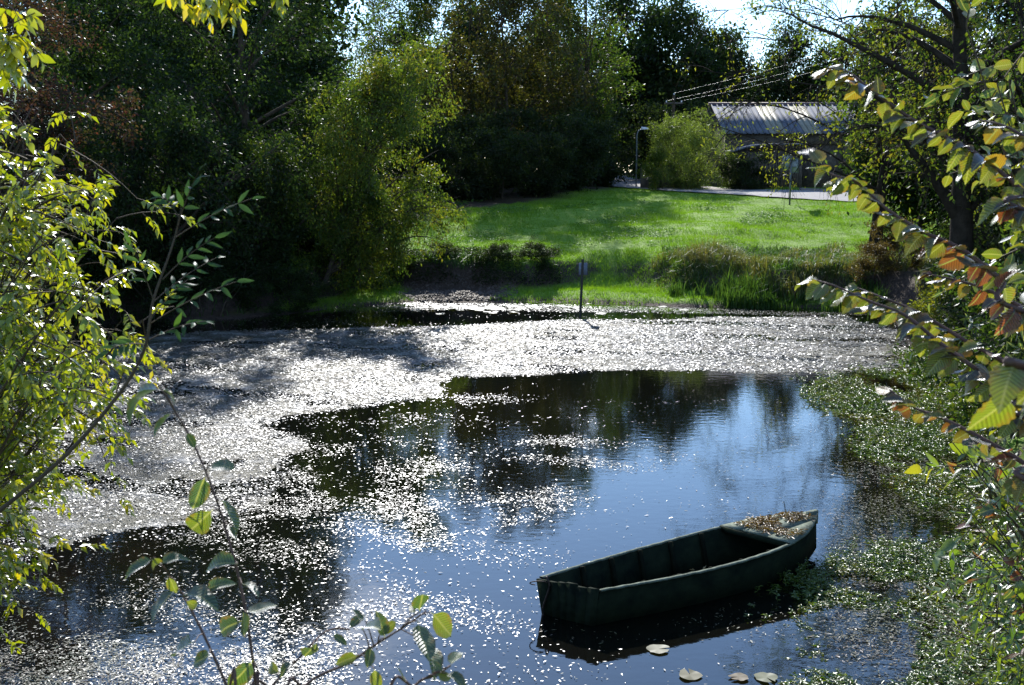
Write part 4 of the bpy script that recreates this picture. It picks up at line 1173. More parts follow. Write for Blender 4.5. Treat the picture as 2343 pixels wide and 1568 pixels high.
blades('bank_undergrowth', 'brownish undergrowth on the right end of the far bank', rt[:9000], 0.45, 0.03, M['tallgrass'], 38, 0.6, seg2=True)
vg = scatter(r, 50000, -22, 22, -1, 46, lambda p: (poly_sd(p, POND) > 0.1) & (poly_sd(p, POND) < 6) & ((np.abs(p[:, 0]) > 8.5) | (p[:, 1] < 7) | (p[:, 0] < -6.8)) & ((p[:, 1] < 36) | (p[:, 0] < -6.8)))
blades('shore_undergrowth', 'rough dark undergrowth along the near and side shores', vg[:20000], 0.4, 0.03, M['reed'], 39, 0.6, seg2=True)

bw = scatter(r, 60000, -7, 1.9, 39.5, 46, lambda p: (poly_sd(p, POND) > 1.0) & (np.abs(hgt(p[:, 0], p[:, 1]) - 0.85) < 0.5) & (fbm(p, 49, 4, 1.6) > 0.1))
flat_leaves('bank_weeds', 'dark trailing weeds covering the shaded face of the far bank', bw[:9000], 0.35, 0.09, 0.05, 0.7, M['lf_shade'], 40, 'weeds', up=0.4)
def clods():
    r_ = R(43)
    p = scatter(r_, 9000, -5, 1, 40.2, 44, lambda q: (poly_sd(q, POND) > -0.15) & (np.hypot((q[:, 0] + 2.0) / 1.5, q[:, 1] - 41.6) < 1.5))[:2200]
    n = len(p); sz = r_.uniform(0.02, 0.075, n)
    c = np.column_stack([p, hgt(p[:, 0], p[:, 1])])
    O = np.array([(1, 0, 0), (0, 1, 0), (-1, 0, 0), (0, -1, 0), (0, 0, 0.7), (0, 0, -0.7)])
    v = c[:, None, :] + O[None] * sz[:, None, None] * r_.uniform(0.6, 1.4, (n, 6, 1))
    F_ = np.array([(0, 1, 4), (1, 2, 4), (2, 3, 4), (3, 0, 4), (1, 0, 5), (2, 1, 5), (3, 2, 5), (0, 3, 5)])
    b = MB(); b.add(v.reshape(-1, 3), (F_[None] + (np.arange(n) * 6)[:, None, None]).reshape(-1, 3))
    o = link('mud_clods', b.mesh('mud_clods', plain('wet_brown_mud', (0.09, 0.068, 0.058), 0.6, 0.4, 3, bump=0.3, spec=0.4))); tag(o, 'trampled brown mud lumps on the small beach at the far shore', 'mud', kind='stuff')
clods()

# ------------------------------------------------------------------ floating leaves and weed
M['float'] = leafmat('floating_leaf', [(0.07, 0.09, 0.03), (0.12, 0.12, 0.05), (0.17, 0.14, 0.08), (0.20, 0.13, 0.10)], trans=0.15, gloss=0.06, edge=0.35, rough=0.36, tboost=1.0)
M['float_mat'] = leafmat('floating_weed_mat', [(0.05, 0.075, 0.03), (0.09, 0.09, 0.05), (0.12, 0.10, 0.08), (0.15, 0.10, 0.09)], trans=0.15, gloss=0.065, edge=0.35, rough=0.42, tboost=1.0)
M['lily'] = leafmat('lily_pad', [(0.07, 0.10, 0.03), (0.12, 0.12, 0.05), (0.13, 0.09, 0.04)], trans=0.2, gloss=0.02, edge=0.2, rough=0.5, tboost=1.0)
M['weed'] = leafmat('water_weed_leaf', [(0.05, 0.10, 0.02), (0.08, 0.15, 0.02), (0.13, 0.17, 0.02), (0.16, 0.11, 0.03)], trans=0.4, gloss=0.045, edge=0.3, rough=0.36, tboost=1.4)
def wpoly(px):
    return np.array([onz(x, y)[:2] for x, y in px])
MAT1 = wpoly([(740, 754), (1000, 743), (1330, 733), (1700, 725), (1950, 722), (2070, 760), (2075, 850), (1900, 856), (1700, 850), (1400, 850), (1060, 862), (985, 885), (990, 905), (850, 930), (700, 955),
              (640, 985), (690, 1010), (650, 1080), (590, 1150), (450, 1215), (200, 1262), (0, 1345), (-200, 1400), (-250, 1100), (-100, 900), (100, 800), (330, 768), (480, 757)])
EDGE = wpoly([(760, 705), (930, 690), (1250, 697), (1500, 703), (1900, 716), (2000, 722), (1900, 721), (1500, 716), (1300, 716), (1100, 711), (930, 712), (800, 716)])
PATCH = [wpoly([(1190, 1010), (1350, 1000), (1500, 1035), (1530, 1060), (1420, 1100), (1300, 1070), (1200, 1060)]),
         wpoly([(740, 1130), (900, 1110), (1010, 1140), (1250, 1120), (1380, 1100), (1330, 1180), (1120, 1190), (960, 1250), (760, 1215)]),
         wpoly([(990, 900), (1090, 902), (1160, 895), (1080, 930), (1000, 915)]),
         wpoly([(0, 1440), (500, 1400), (700, 1395), (760, 1430), (690, 1500), (640, 1600), (-100, 1620), (-100, 1460)]),
         wpoly([(560, 1080), (700, 1050), (760, 1100), (730, 1190), (560, 1230), (440, 1260), (300, 1260), (460, 1200)]),
         wpoly([(850, 1060), (1000, 1040), (1090, 1090), (900, 1130)])]
BOATP = wpoly([(1255, 1400), (1372, 1438), (1600, 1400), (1800, 1330), (1845, 1245), (1800, 1235), (1500, 1300)])
def dens(p):
    """leaves floating per unit: 0..1"""
    q = p + np.column_stack([fbm(p, 51, 3, 1.1), fbm(p, 52, 3, 1.1)]) * 0.22
    d1 = poly_sd(q, MAT1)
    m = sstep(0.15, -0.25, d1) * (0.95 + 0.25 * fbm(p * [1, 2.2], 53, 4, 0.9)).clip(0.25, 1.0)
    # thin dark openings inside the mat
    m *= 1 - 0.6 * sstep(1.05, 1.35, fbm(p * [0.6, 2.0], 54, 3, 1.2))
    e = sstep(0.1, -0.1, poly_sd(q, EDGE)) * 0.8
    k = np.zeros(len(p))
    for pp in PATCH:
        k = np.maximum(k, sstep(0.35, -0.5, poly_sd(q, pp)) * (0.42 + 0.5 * fbm(p * [1, 1.7], 55, 4, 2.6)).clip(0.03, 0.9))
    cl_ = fbm(p * [1, 1.8], 56, 4, 1.4)
    left = sstep(1.5, -2.5, p[:, 0] + 0.15 * (p[:, 1] - 12))
    s = (0.02 + 0.11 * sstep(0.2, 1.1, cl_)) * (0.45 + 2.0 * left)
    right = sstep(0.265, 0.33, p[:, 0] / p[:, 1]) * sstep(20, 18, p[:, 1])
    s = np.maximum(s, right * (0.25 + 0.25 * cl_).clip(0.03, 0.6))
    far = sstep(22, 23.5, p[:, 1]) * sstep(26.2, 25.5, p[:, 1])
    ow = 1 - 0.9 * far * (d1 > 0.1)
    out = np.maximum.reduce([m, e, k, s * ow])
    return out * (poly_sd(p, BOATP) > 0.06) * (poly_sd(p, POND) < 0.2)

def floating():
    r = R(61)
    # far mat: bigger overlapping leaves, near: small willow leaves
    n = 2100000
    y = 9.0 + 32 * r.random(n) ** 1.35
    x = r.uniform(-0.52, 0.5, n) * (y + 1.5)
    p = np.column_stack([x, y])
    # constant candidates per m2 falls off with distance, the leaf size makes up for it
    keep = r.random(n) < 0.62
    p = p[keep]
    dn = dens(p)
    far = sstep(12, 30, p[:, 1])
    near_cap = np.where(p[:, 1] < 15, 0.95, 0.70)
    p = p[r.random(len(p)) < dn * near_cap * 0.62]
    return p
FP = floating()
fsz = 0.025 + 0.025 * sstep(12, 32, FP[:, 1])
inmat = poly_sd(FP, MAT1) < 0.1
def float_obj(name, label, sel, mat, seed, tilt, wratio):
    rr_ = R(seed); p = FP[sel]; n = len(p); s = fsz[sel] * (0.45 + rr_.gamma(3.0, 0.2, n)).clip(0.4, 2.2)
    th = rr_.uniform(0, 2 * np.pi, n)
    d = np.column_stack([np.cos(th), np.sin(th), rr_.normal(size=n) * tilt * 0.6])
    nr = np.column_stack([rr_.normal(size=(n, 2)) * tilt, np.ones(n)])
    b = MB(); b.leaves(np.column_stack([p, 0.004 + rr_.uniform(0, 0.010 + 0.05 * tilt, n)]), d, nr, s * 1.25, s * wratio, 'quad')
    o = link(name, b.mesh(name, mat)); tag(o, label, 'leaves', kind='stuff')
    return n
N1 = float_obj('floating_weed', 'glittering mat of floating weed covering the middle and left of the pond', inmat, M['float_mat'], 62, 0.26, 0.6)
N2 = float_obj('floating_leaves', 'small pale willow leaves scattered over the open water', ~inmat, M['float'], 63, 0.10, 0.36)
print('floating', N1, N2)

# thin scum of duckweed under the leaves, joining them into one mat
def scum_material():
    m, t = newmat('duckweed_scum')
    lk = t.links.new
    o = nn(t, 'ShaderNodeOutputMaterial'); b = nn(t, 'ShaderNodeBsdfPrincipled'); g = nn(t, 'ShaderNodeNewGeometry')
    z = nn(t, 'ShaderNodeTexNoise'); z.inputs['Scale'].default_value = 1.1; z.inputs['Detail'].default_value = 8; z.inputs['Roughness'].default_value = 0.7
    lk(g.outputs['Position'], z.inputs['Vector'])
    r_ = nn(t, 'ShaderNodeValToRGB')
    for e_, (p_, c_) in zip([r_.color_ramp.elements[0], r_.color_ramp.elements[1], r_.color_ramp.elements.new(0.5)], [(0.35, (0.02, 0.026, 0.012)), (0.68, (0.10, 0.062, 0.065)), (0.5, (0.04, 0.04, 0.026))]):
        e_.position = p_; e_.color = (*c_, 1)
    lk(z.outputs['Fac'], r_.inputs['Fac']); lk(r_.outputs['Color'], b.inputs['Base Color'])
    b.inputs['Roughness'].default_value = 0.55
    b.inputs['Specular IOR Level'].default_value = 0.2
    v = nn(t, 'ShaderNodeTexVoronoi'); v.inputs['Scale'].default_value = 42.0
    z2 = nn(t, 'ShaderNodeTexNoise'); z2.inputs['Scale'].default_value = 9.0; z2.inputs['Detail'].default_value = 5
    lk(g.outputs['Position'], v.inputs['Vector']); lk(g.outputs['Position'], z2.inputs['Vector'])
    ad = nn(t, 'ShaderNodeMath', operation='ADD'); lk(v.outputs['Distance'], ad.inputs[0]); lk(z2.outputs['Fac'], ad.inputs[1])
    bp = nn(t, 'ShaderNodeBump'); bp.inputs['Strength'].default_value = 1.0; bp.inputs['Distance'].default_value = 0.022
    lk(ad.outputs[0], bp.inputs['Height']); lk(bp.outputs['Normal'], b.inputs['Normal'])
    lk(b.outputs['BSDF'], o.inputs['Surface'])
    return m
def scum():
    c = 0.11
    xs = np.arange(-17, 13, c); ys = np.arange(9, 39, c)
    X, Y = np.meshgrid(xs, ys)
    P = np.stack([X.ravel(), Y.ravel()], 1)
    pj = R(66).normal(size=P.shape) * 0.03
    q = P + np.column_stack([fbm(P, 51, 3, 1.1), fbm(P, 52, 3, 1.1)]) * 0.22
    d1 = poly_sd(q, MAT1)
    hole = fbm(P * [0.7, 1.9], 57, 5, 1.3) + 0.25 * fbm(P, 58, 3, 7.0)
    keep = (d1 < -0.05) & (hole < 0.55 + 0.5 * sstep(14, 26, P[:, 1])) & (poly_sd(P, POND) < -0.1)
    keep = keep.reshape(X.shape)
    idx = np.arange(X.size).reshape(X.shape)
    k = keep[:-1, :-1] & keep[1:, :-1] & keep[1:, 1:] & keep[:-1, 1:]
    qd = np.stack([idx[:-1, :-1], idx[:-1, 1:], idx[1:, 1:], idx[1:, :-1]], -1)[k]
    us, inv = np.unique(qd, return_inverse=True)
    b = MB(); b.add(np.column_stack([(P + pj)[us], np.full(len(us), 0.003)]), inv.reshape(-1, 4))
    o = link('duckweed', b.mesh('duckweed', scum_material())); tag(o, 'thin grey-green scum of duckweed joining the floating leaves', 'duckweed', kind='stuff')
scum()

# lily pads
def pad_mesh(seed):
    r = R(seed); n = 22
    a = np.linspace(0.16, 2 * np.pi - 0.16, n)
    rad = 1 + 0.07 * np.sin(a * 3 + seed) + 0.04 * np.sin(a * 7 + seed * 2) + r.normal(size=n) * 0.035
    v = [(0, 0, 0.0)] + [(math.cos(t) * q, math.sin(t) * q, 0.025 * math.sin(t * 3 + seed) + 0.02 * math.sin(t * 5 + 2 * seed) + 0.03) for t, q in zip(a, rad)]
    b = MB(); b.add(v, [(0, i, i + 1) for i in range(1, n)])
    return b.mesh('lily_pad', M['lily'])
PADS = [pad_mesh(i) for i in range(4)]
NEARP = [(1505, 1488, 0.125, 'lily pad floating alone in front of the boat'), (1578, 1547, 0.125, 'lily pad at the bottom edge of the picture, left of the weed'),
         (1690, 1552, 0.10, 'pale lily pad at the bottom edge between two others'), (1752, 1553, 0.125, 'lily pad at the bottom edge touching the weed')]
for i, (px, py, s, lab) in enumerate(NEARP):
    q = onz(px, py)
    o = link('lily_pad', PADS[i % 4], None, (q[0], q[1], 0.014)); o.scale = (s * 0.88, s * 0.82, s * 0.8); o.rotation_euler = (0.02, -0.03, i * 1.7)
    tag(o, lab, 'lily pad', 'lily pads near the boat')
r = R(64)
cnt_ = 0
pads_xy = []
while cnt_ < 64:
    px = r.normal() * 150 + 1120; py = 701 + abs(r.normal()) * 7 - (px - 1120) * 0.002
    q = onz(px, py)
    if any((q[0] - a) ** 2 + ((q[1] - b_)) ** 2 < 0.03 for a, b_ in pads_xy) or poly_sd(np.array([q[:2]]), POND)[0] > -0.15:
        continue
    pads_xy.append((q[0], q[1])); cnt_ += 1
    s = r.uniform(0.11, 0.2)
    o = link('lily_pad', PADS[cnt_ % 4], None, (q[0], q[1], 0.012)); o.scale = (s, s, s); o.rotation_euler = (r.normal() * 0.05 + 0.04, r.normal() * 0.05, r.uniform(0, 6))
    tag(o, 'one of the small lily pads clustered in the dark strip by the far shore', 'lily pad', 'lily pads by the far shore')

# emergent water weed on the right
WEEDA = wpoly([(1830, 905), (1900, 865), (2050, 830), (2140, 780), (2300, 800), (2300, 1010), (2080, 1010), (1950, 960), (1860, 930)])
WEEDB = wpoly([(1790, 1345), (1860, 1300), (2000, 1255), (2150, 1245), (2400, 1240), (2420, 1640), (1830, 1640), (1860, 1540), (1920, 1470), (1840, 1420)])
def weed(name, label, poly, n, hmax, ln, seed):
    r_ = R(seed)
    lo = poly.min(0); hi = poly.max(0)
    st = np.column_stack([r_.uniform(lo[0], hi[0], n), r_.uniform(lo[1], hi[1], n)])
    q = st + np.column_stack([fbm(st, seed + 1, 3, 1.6), fbm(st, seed + 2, 3, 1.6)]) * 0.16
    st = st[(poly_sd(q, poly) < r_.exponential(0.14, n)) & (fbm(st, seed + 3, 3, 2.2) > -0.9)]
    n = len(st); k = 7
    h = hmax * r_.uniform(0.25, 1, n) * (0.75 + 0.35 * fbm(st, seed + 4, 3, 1.8)).clip(0.2, 1.3)
    ln_ = r_.normal(size=(n, 2)) * 0.35
    b = MB()
    base = np.column_stack([st, np.full(n, -0.02)]); tip = base + np.column_stack([ln_ * h[:, None], h])
    b.tubes(np.stack([base, base * 0.5 + tip * 0.5, tip], 1), np.full((n, 3), 0.0028), 3)
    i = np.repeat(np.arange(n), k); t = np.tile(np.linspace(0.3, 1.0, k), n)[:, None]
    p = base[i] * (1 - t) + tip[i] * t
    th = np.tile(np.arange(k) * 2.4, n) + np.repeat(r_.uniform(0, 6, n), k)
    d = np.column_stack([np.cos(th), np.sin(th), r_.uniform(-0.1, 0.55, n * k)])
    nr = np.column_stack([r_.normal(size=(n * k, 2)) * 0.3, np.ones(n * k)])
    s = r_.uniform(0.7, 1.25, n * k) * (0.7 + 0.4 * (1 - np.abs(t[:, 0] - 0.6)))
    b.leaves(p, d, nr, ln * s, ln * 0.42 * s, 'fold')
    o = link(name, b.mesh(name, M['weed'])); tag(o, label, 'water weed', kind='stuff')
weed('water_weed', 'leafy green water weed in the pond beyond the boat on the right', WEEDA, 8000, 0.22, 0.065, 71)
weed('water_weed', 'dense leafy water weed at the lower right beside the boat', WEEDB, 7000, 0.12, 0.05, 72)
WEEDC = wpoly([(1960, 985), (2080, 1000), (2300, 1000), (2420, 1240), (2200, 1250), (2130, 1180), (2060, 1100), (1990, 1050)])
weed('water_weed', 'sparse water weed along the right shore between the two dense beds', WEEDC, 3800, 0.20, 0.06, 73)
# a thin dead twig standing in the water behind the bow
q = onz(1796, 1180)
o = link('dead_twig', MB().tubes(np.array([(0, 0, -.15), (0, 0, 0.05), (-0.012, 0, 0.14), (-0.03, 0, 0.2)]), np.array([.006, .006, .005, .003]), 5).mesh('dead_twig', M['twig'], True), None, (q[0], q[1], 0))
tag(o, 'thin bent dead twig sticking out of the water behind the bow', 'twig')

# ------------------------------------------------------------------ near plants: leaves as pieces
def leaf_mesh(name, width, curl, serr, n=7, fold=0.10, seed=0, shape='ovate', mat=None, pet=0.10, twist=0.0):
    """leaf of length 1 along +Y, upper side +Z, stalk at the origin"""
    r = R(seed)
    t = np.linspace(0, 1, n)
    if shape == 'ovate':
        w = np.sin(np.pi * t ** 0.72) ** 0.75 * (1 - 0.15 * t)
    elif shape == 'lance':
        w = np.sin(np.pi * t ** 0.85) ** 0.9
    else:
        w = np.sin(np.pi * t ** 0.9) ** 0.6
    w = w / w.max() * width * 0.5
    wl = w * (1 + serr * np.where(np.arange(n) % 2, 1, -1)); wr = w * (1 + serr * np.where(np.arange(n) % 2, -1, 1))
    wl[-1] = wr[-1] = 0.004; wl[0] = wr[0] = 0.012
    y = pet + t * (1 - pet)
    z = -curl * t ** 2 + 0.02 * np.sin(t * 7 + seed)
    tw = twist * (t - 0.3)
    mid = np.stack([0 * t, y, z - 0.0], 1)
    lf = np.stack([-wl, y - 0.02 * (w > .01), z + fold * w * 2 - tw * wl + r.normal(size=n) * 0.012], 1)
    rt = np.stack([wr, y - 0.02 * (w > .01), z + fold * w * 2 + tw * wr + r.normal(size=n) * 0.012], 1)
    v = np.concatenate([lf, mid, rt, [(-0.008, 0, 0), (0.008, 0, 0)]])
    f = [(i, n + i, n + i + 1, i + 1) for i in range(n - 1)] + [(n + i, 2 * n + i, 2 * n + i + 1, n + i + 1) for i in range(n - 1)]
    f += [(3 * n, 3 * n + 1, 2 * n, 0)]
    b = MB(); b.add(v, f)
    return b.mesh(name, mat, True)

LM = {}
LM['elm'] = [leaf_mesh('toothed_leaf', 0.66, c, 0.07, 13, f, s, 'ovate', M['n_elm'], twist=tw) for s, (c, f, tw) in enumerate([(0.28, 0.18, 0.25), (0.45, 0.28, -0.35), (0.16, -0.12, 0.45), (0.62, 0.34, 0.1), (0.35, 0.05, -0.6)])]
LM['ash'] = [leaf_mesh('leaflet', 0.42, c, 0.02, 7, f, 10 + s, 'lance', M['n_ash'], twist=tw, pet=0.03) for s, (c, f, tw) in enumerate([(0.12, 0.10, 0.2), (0.28, 0.2, -0.3), (0.05, -0.06, 0.3), (0.40, 0.15, 0.0)])]
LM['sap'] = [leaf_mesh('sapling_leaf', 0.54, c, 0.02, 9, f, 20 + s, 'round', M['n_sap'], twist=tw) for s, (c, f, tw) in enumerate([(0.15, 0.14, 0.3), (0.30, 0.25, -0.4), (-0.10, 0.12, 0.2), (0.40, 0.3, 0.5)])]
LM['willow'] = [leaf_mesh('willow_leaf', 0.26, c, 0.02, 7, f, 30 + s, 'lance', M['n_willow'], twist=tw, pet=0.05) for s, (c, f, tw) in enumerate([(0.12, 0.10, 0.2), (0.28, 0.2, -0.3), (0.05, -0.06, 0.3)])]

def orient(pos, d, nrm, ln):
    d = Vector(d).normalized(); nz_ = Vector(nrm)
    x = d.cross(nz_)
    if x.length < 1e-4: x = d.cross(Vector((0.3, 0.2, 1)))
    x.normalize(); z = x.cross(d)
    m = Matrix(((x.x, d.x, z.x, pos[0]), (x.y, d.y, z.y, pos[1]), (x.z, d.z, z.z, pos[2]), (0, 0, 0, 1)))
    return m @ Matrix.Diagonal((ln, ln, ln, 1))

def put_leaf(parent, origin, mesh, pos, d, nrm, ln, mat=None, name='leaf'):
    o = bpy.data.objects.new(name, mesh)
    COL.objects.link(o)
    o.parent = parent
    o.matrix_local = orient(np.asarray(pos) - np.asarray(origin), d, nrm, ln)
    if mat is not None: omat(o, mat)
    return o

def project(p):
    q = p - np.array([0, 0, CAMH])
    fw = q[:, 1] * math.cos(PITCH) - q[:, 2] * math.sin(PITCH)
    up = q[:, 1] * math.sin(PITCH) + q[:, 2] * math.cos(PITCH)
    return 1171 + FPX * q[:, 0] / fw, 784 - FPX * up / fw, fw

def near_shrub(name, label, cat, base, targets, seed, meshes, mat, stuffmat, leaf_ln, arrange='pinnate', twigs=9, twig_len=0.35, per=9, n_obj=300, wr=0.44,
               stem_r=0.012, sag=0.12, droop=0.25, rach=0.16, tw_start=0.35, mats=None, stem_mat=None, upness=0.6):
    r = R(seed)
    base = np.asarray(base, float); T = np.asarray(targets, float)
    N = len(T)
    e = thing(name, label, cat, tuple(base))
    st = base + np.column_stack([r.normal(size=(N, 2)) * 0.06, np.zeros(N)])
    ds = np.linalg.norm(T - st, axis=1)
    mid = st * 0.45 + T * 0.55 + np.array([0, 0, 1.0]) * (ds * sag)[:, None] + r.normal(size=(N, 3)) * 0.06
    mid[:, :2] = st[:, :2] * 0.62 + T[:, :2] * 0.38
    SN = 16
    C = bez(st, mid, T, SN)
    b = MB()
    b.tubes(C, np.full((N, 1), stem_r) * (1 - 0.8 * np.linspace(0, 1, SN))[None], 6)
    NT = N * twigs
    si = np.repeat(np.arange(N), twigs)
    t = tw_start + (1 - tw_start) * np.tile((np.arange(twigs) + 0.5) / twigs, N) + r.normal(size=NT) * 0.03
    k = np.clip(t, 0, 1) * (SN - 1.001); ki = k.astype(int); kf = (k - ki)[:, None]
    p0 = C[si, ki] * (1 - kf) + C[si, ki + 1] * kf
    tan = unit(C[si, ki + 1] - C[si, ki])
    td = unit(tan * 0.7 + r.normal(size=(NT, 3)) * 0.75)
    tl = twig_len * r.uniform(0.5, 1.2, NT)
    p2 = p0 + td * tl[:, None] - np.array([0, 0, 1.0]) * (tl * droop)[:, None]
    TW = bez(p0, p0 + td * tl[:, None] * 0.55, p2, 6)
    b.tubes(TW, np.full((NT, 1), stem_r * 0.28) * np.linspace(1, 0.5, 6)[None], 4)
    if arrange == 'pinnate':
        # 3 rachises per twig, leaflets in pairs and one at the end
        NR = NT * 3
        ti = np.repeat(np.arange(NT), 3); tt = np.tile([0.4, 0.75, 0.999], NT) * 4.999
        ki = tt.astype(int); kf = (tt - ki)[:, None]
        q0 = TW[ti, ki] * (1 - kf) + TW[ti, ki + 1] * kf
        qd = unit(td[ti] * 0.6 + r.normal(size=(NR, 3)) * 0.65 + np.array([0, 0, -0.1]))
        ql = rach * r.uniform(0.7, 1.25, NR)
        q2 = q0 + qd * ql[:, None] - np.array([0, 0, 1.0]) * (ql * 0.35)[:, None]
        Q = bez(q0, q0 + qd * ql[:, None] * 0.55, q2, 5)
        b.tubes(Q, np.full((NR, 1), 0.0015) * np.linspace(1, 0.6, 5)[None], 3)
        pr = per // 2
        pos = []; dd = []; nr = []
        for j in range(pr + 1):
            s = min(0.999, 0.28 + 0.72 * j / pr); kk = s * 3.999; ki = int(kk); kf = kk - ki
            pp = Q[:, ki] * (1 - kf) + Q[:, ki + 1] * kf
            tg_ = unit(Q[:, ki + 1] - Q[:, ki])
            upv = unit(np.array([0, 0, 1.0]) + r.normal(size=(NR, 3)) * 0.35)
            sd = unit(np.cross(tg_, upv))
            for sg in ((-1, 1) if j < pr else (0,)):
                pos.append(pp); dd.append(unit(tg_ * (0.75 if sg else 1) + sg * sd * 0.8 - np.array([0, 0, 0.25]) + r.normal(size=(NR, 3)) * 0.12))
                nr.append(unit(upv + r.normal(size=(NR, 3)) * 0.3))
        pos = np.concatenate(pos); dd = np.concatenate(dd); nr = np.concatenate(nr)
    else:
        NL = NT * per
        ti = np.repeat(np.arange(NT), per); tt = np.tile(np.linspace(0.12, 0.999, per), NT) * 4.999
        ki = tt.astype(int); kf = (tt - ki)[:, None]
        pos = TW[ti, ki] * (1 - kf) + TW[ti, ki + 1] * kf
        tg_ = unit(TW[ti, ki + 1] - TW[ti, ki])
        ph = np.tile(np.arange(per) * 2.4, NT) + np.repeat(r.uniform(0, 6, NT), per)
        a = unit(np.cross(tg_, np.array([0.1, 0.2, 1.0]))); c_ = np.cross(tg_, a)
        rad_ = a * np.cos(ph)[:, None] + c_ * np.sin(ph)[:, None]
        dd = unit(tg_ * 0.7 + rad_ * 0.75 + np.array([0, 0, -0.12]) + r.normal(size=(NL, 3)) * 0.12)
        nr = unit(np.array([0, 0, 1.0]) * upness + tg_ * 0.3 + r.normal(size=(NL, 3)) * 0.4)
    link('stem', b.mesh(name + '_stems', stem_mat or M['twig'], True), e).location = tuple(-base)
    ln = leaf_ln * r.uniform(0.65, 1.25, len(pos))
    x, y, fw = project(pos)
    infr = (x > -40) & (x < 2382) & (y > -40) & (y < 1608)
    score = np.where(infr, ln / fw, -1)
    order = np.argsort(-score)
    big = order[:n_obj]; big = big[score[big] > 0]
    rest = np.setdiff1d(np.arange(len(pos)), big)
    for i in big:
        put_leaf(e, base, meshes[int(r.integers(len(meshes)))], pos[i], dd[i], nr[i], ln[i], (mats[int(r.integers(len(mats)))] if mats else mat))
    fb = MB(); fb.leaves(pos[rest] - base, dd[rest], nr[rest], ln[rest], ln[rest] * wr, 'five')
    o = link('foliage', fb.mesh(name + '_foliage', stuffmat), e); o['kind'] = 'stuff'
    return e

def vol(seed, n, poly, d0, d1):
    """n points at the given distances inside an outline of viewing directions"""
    r = R(seed); poly = np.asarray(poly, float); out = []
    while len(out) < n:
        p = r.uniform(poly.min(0), poly.max(0), (200, 2))
        p = p[poly_sd(p, poly) < 0]
        out += [at(a, b_, r.uniform(d0, d1)) for a, b_ in p[:n - len(out)]]
    return out

# big ash shrub at the left
near_shrub('ash_shrub', 'bright yellow-green ash shrub filling the left edge of the picture', 'shrub', (-3.5, 5.0, gz(-3.5, 5.0)),
           vol(81, 135, [(-500, 300), (-100, 230), (150, 250), (270, 330), (250, 460), (310, 600), (330, 740), (280, 860), (270, 940), (200, 1020), (120, 1090), (40, 1160), (-100, 1190), (-500, 1150)], 4.2, 6.4),
           82, LM['ash'], M['n_ash'], M['n_ash'], 0.050, twigs=16, per=9, rach=0.125, stem_r=0.014)
# branch with light leaves reaching in at the top left
near_shrub('ash_branch', 'branch with backlit light green leaves in the top left corner', 'branch', at(-420, 260, 3.6),
           [at(80, 30, 3.6), at(30, 60, 3.6), at(-60, 30, 3.6)], 83, LM['ash'], M['n_ash'], M['n_ash'], 0.05, twigs=5, per=7, rach=0.08, twig_len=0.10, sag=0.0, tw_start=0.62, stem_r=0.008)
near_shrub('ash_branch', 'drooping branch with yellow leaves at the top edge above the dark trees', 'branch', at(260, -330, 4.2),
           [at(430, -50, 4.0), at(530, -35, 4.1), at(630, -55, 4.2)], 84, LM['ash'], M['n_ash'], M['n_ash'], 0.05, twigs=4, per=7, rach=0.07, twig_len=0.09, sag=0.05, tw_start=0.75, stem_r=0.007, droop=0.5)

# dark green ash shoot with long pinnate leaves in front of the shaded water
def ash_shoot():
    d = 3.3
    P = [at(-60, 1215, d), at(0, 1168, d), at(150, 1042, d), at(270, 905, d), at(330, 800, d), at(350, 690, d), at(395, 560, d + .05), at(415, 480, d + .05)]
    base = np.array(P[0])
    e = thing('ash_shoot', 'dark green ash shoot with feather-like leaves in front of the shaded water', 'shoot', tuple(base))
    b = MB(); sp = spline(P, 40)
    b.tubes(sp - base, np.linspace(0.0085, 0.002, 40), 6)
    r = R(91)
    RA = [((405, 520), (455, 392)), ((400, 545), (575, 455)), ((372, 640), (490, 545)), ((352, 690), (495, 590)), ((345, 740), (540, 645)), ((338, 780), (470, 735)), ((352, 690), (300, 560)), ((335, 790), (250, 800)),
          ((410, 500), (370, 450)), ((345, 730), (430, 640))]
    leaves = []
    for i, (p, q) in enumerate(RA):
        a = at(*p, d); c = at(*q, d + r.uniform(-0.25, 0.25))
        m = a * 0.5 + c * 0.5 + np.array([0, 0, 0.02])
        cv = bez(a[None], m[None], c[None], 8)[0]
        b.tubes(cv - base, np.linspace(0.002, 0.001, 8), 4)
        k = 4
        for j in range(k + 1):
            s = min(0.999, 0.3 + 0.7 * j / k) * 6.999; ki = int(s); pp = cv[ki] * (1 - s + ki) + cv[ki + 1] * (s - ki)
            tg_ = unit(cv[ki + 1] - cv[ki]); upv = unit(np.array([0, -0.75, 0.8]) + r.normal(size=3) * 0.3); sd = unit(np.cross(tg_, upv))
            for sg in ((-1, 1) if j < k else (0,)):
                leaves.append((pp, unit(tg_ * (0.8 if sg else 1) + sg * sd * 0.7 - np.array([0, 0, 0.15])), upv, r.uniform(0.042, 0.06)))
    link('stem', b.mesh('ash_shoot_stem', M['twig'], True), e)
    for (p, dd, nv_, ln) in leaves:
        put_leaf(e, base, LM['willow'][int(r.integers(3))], p, dd, nv_, ln, M['n_ashdark'])
ash_shoot()

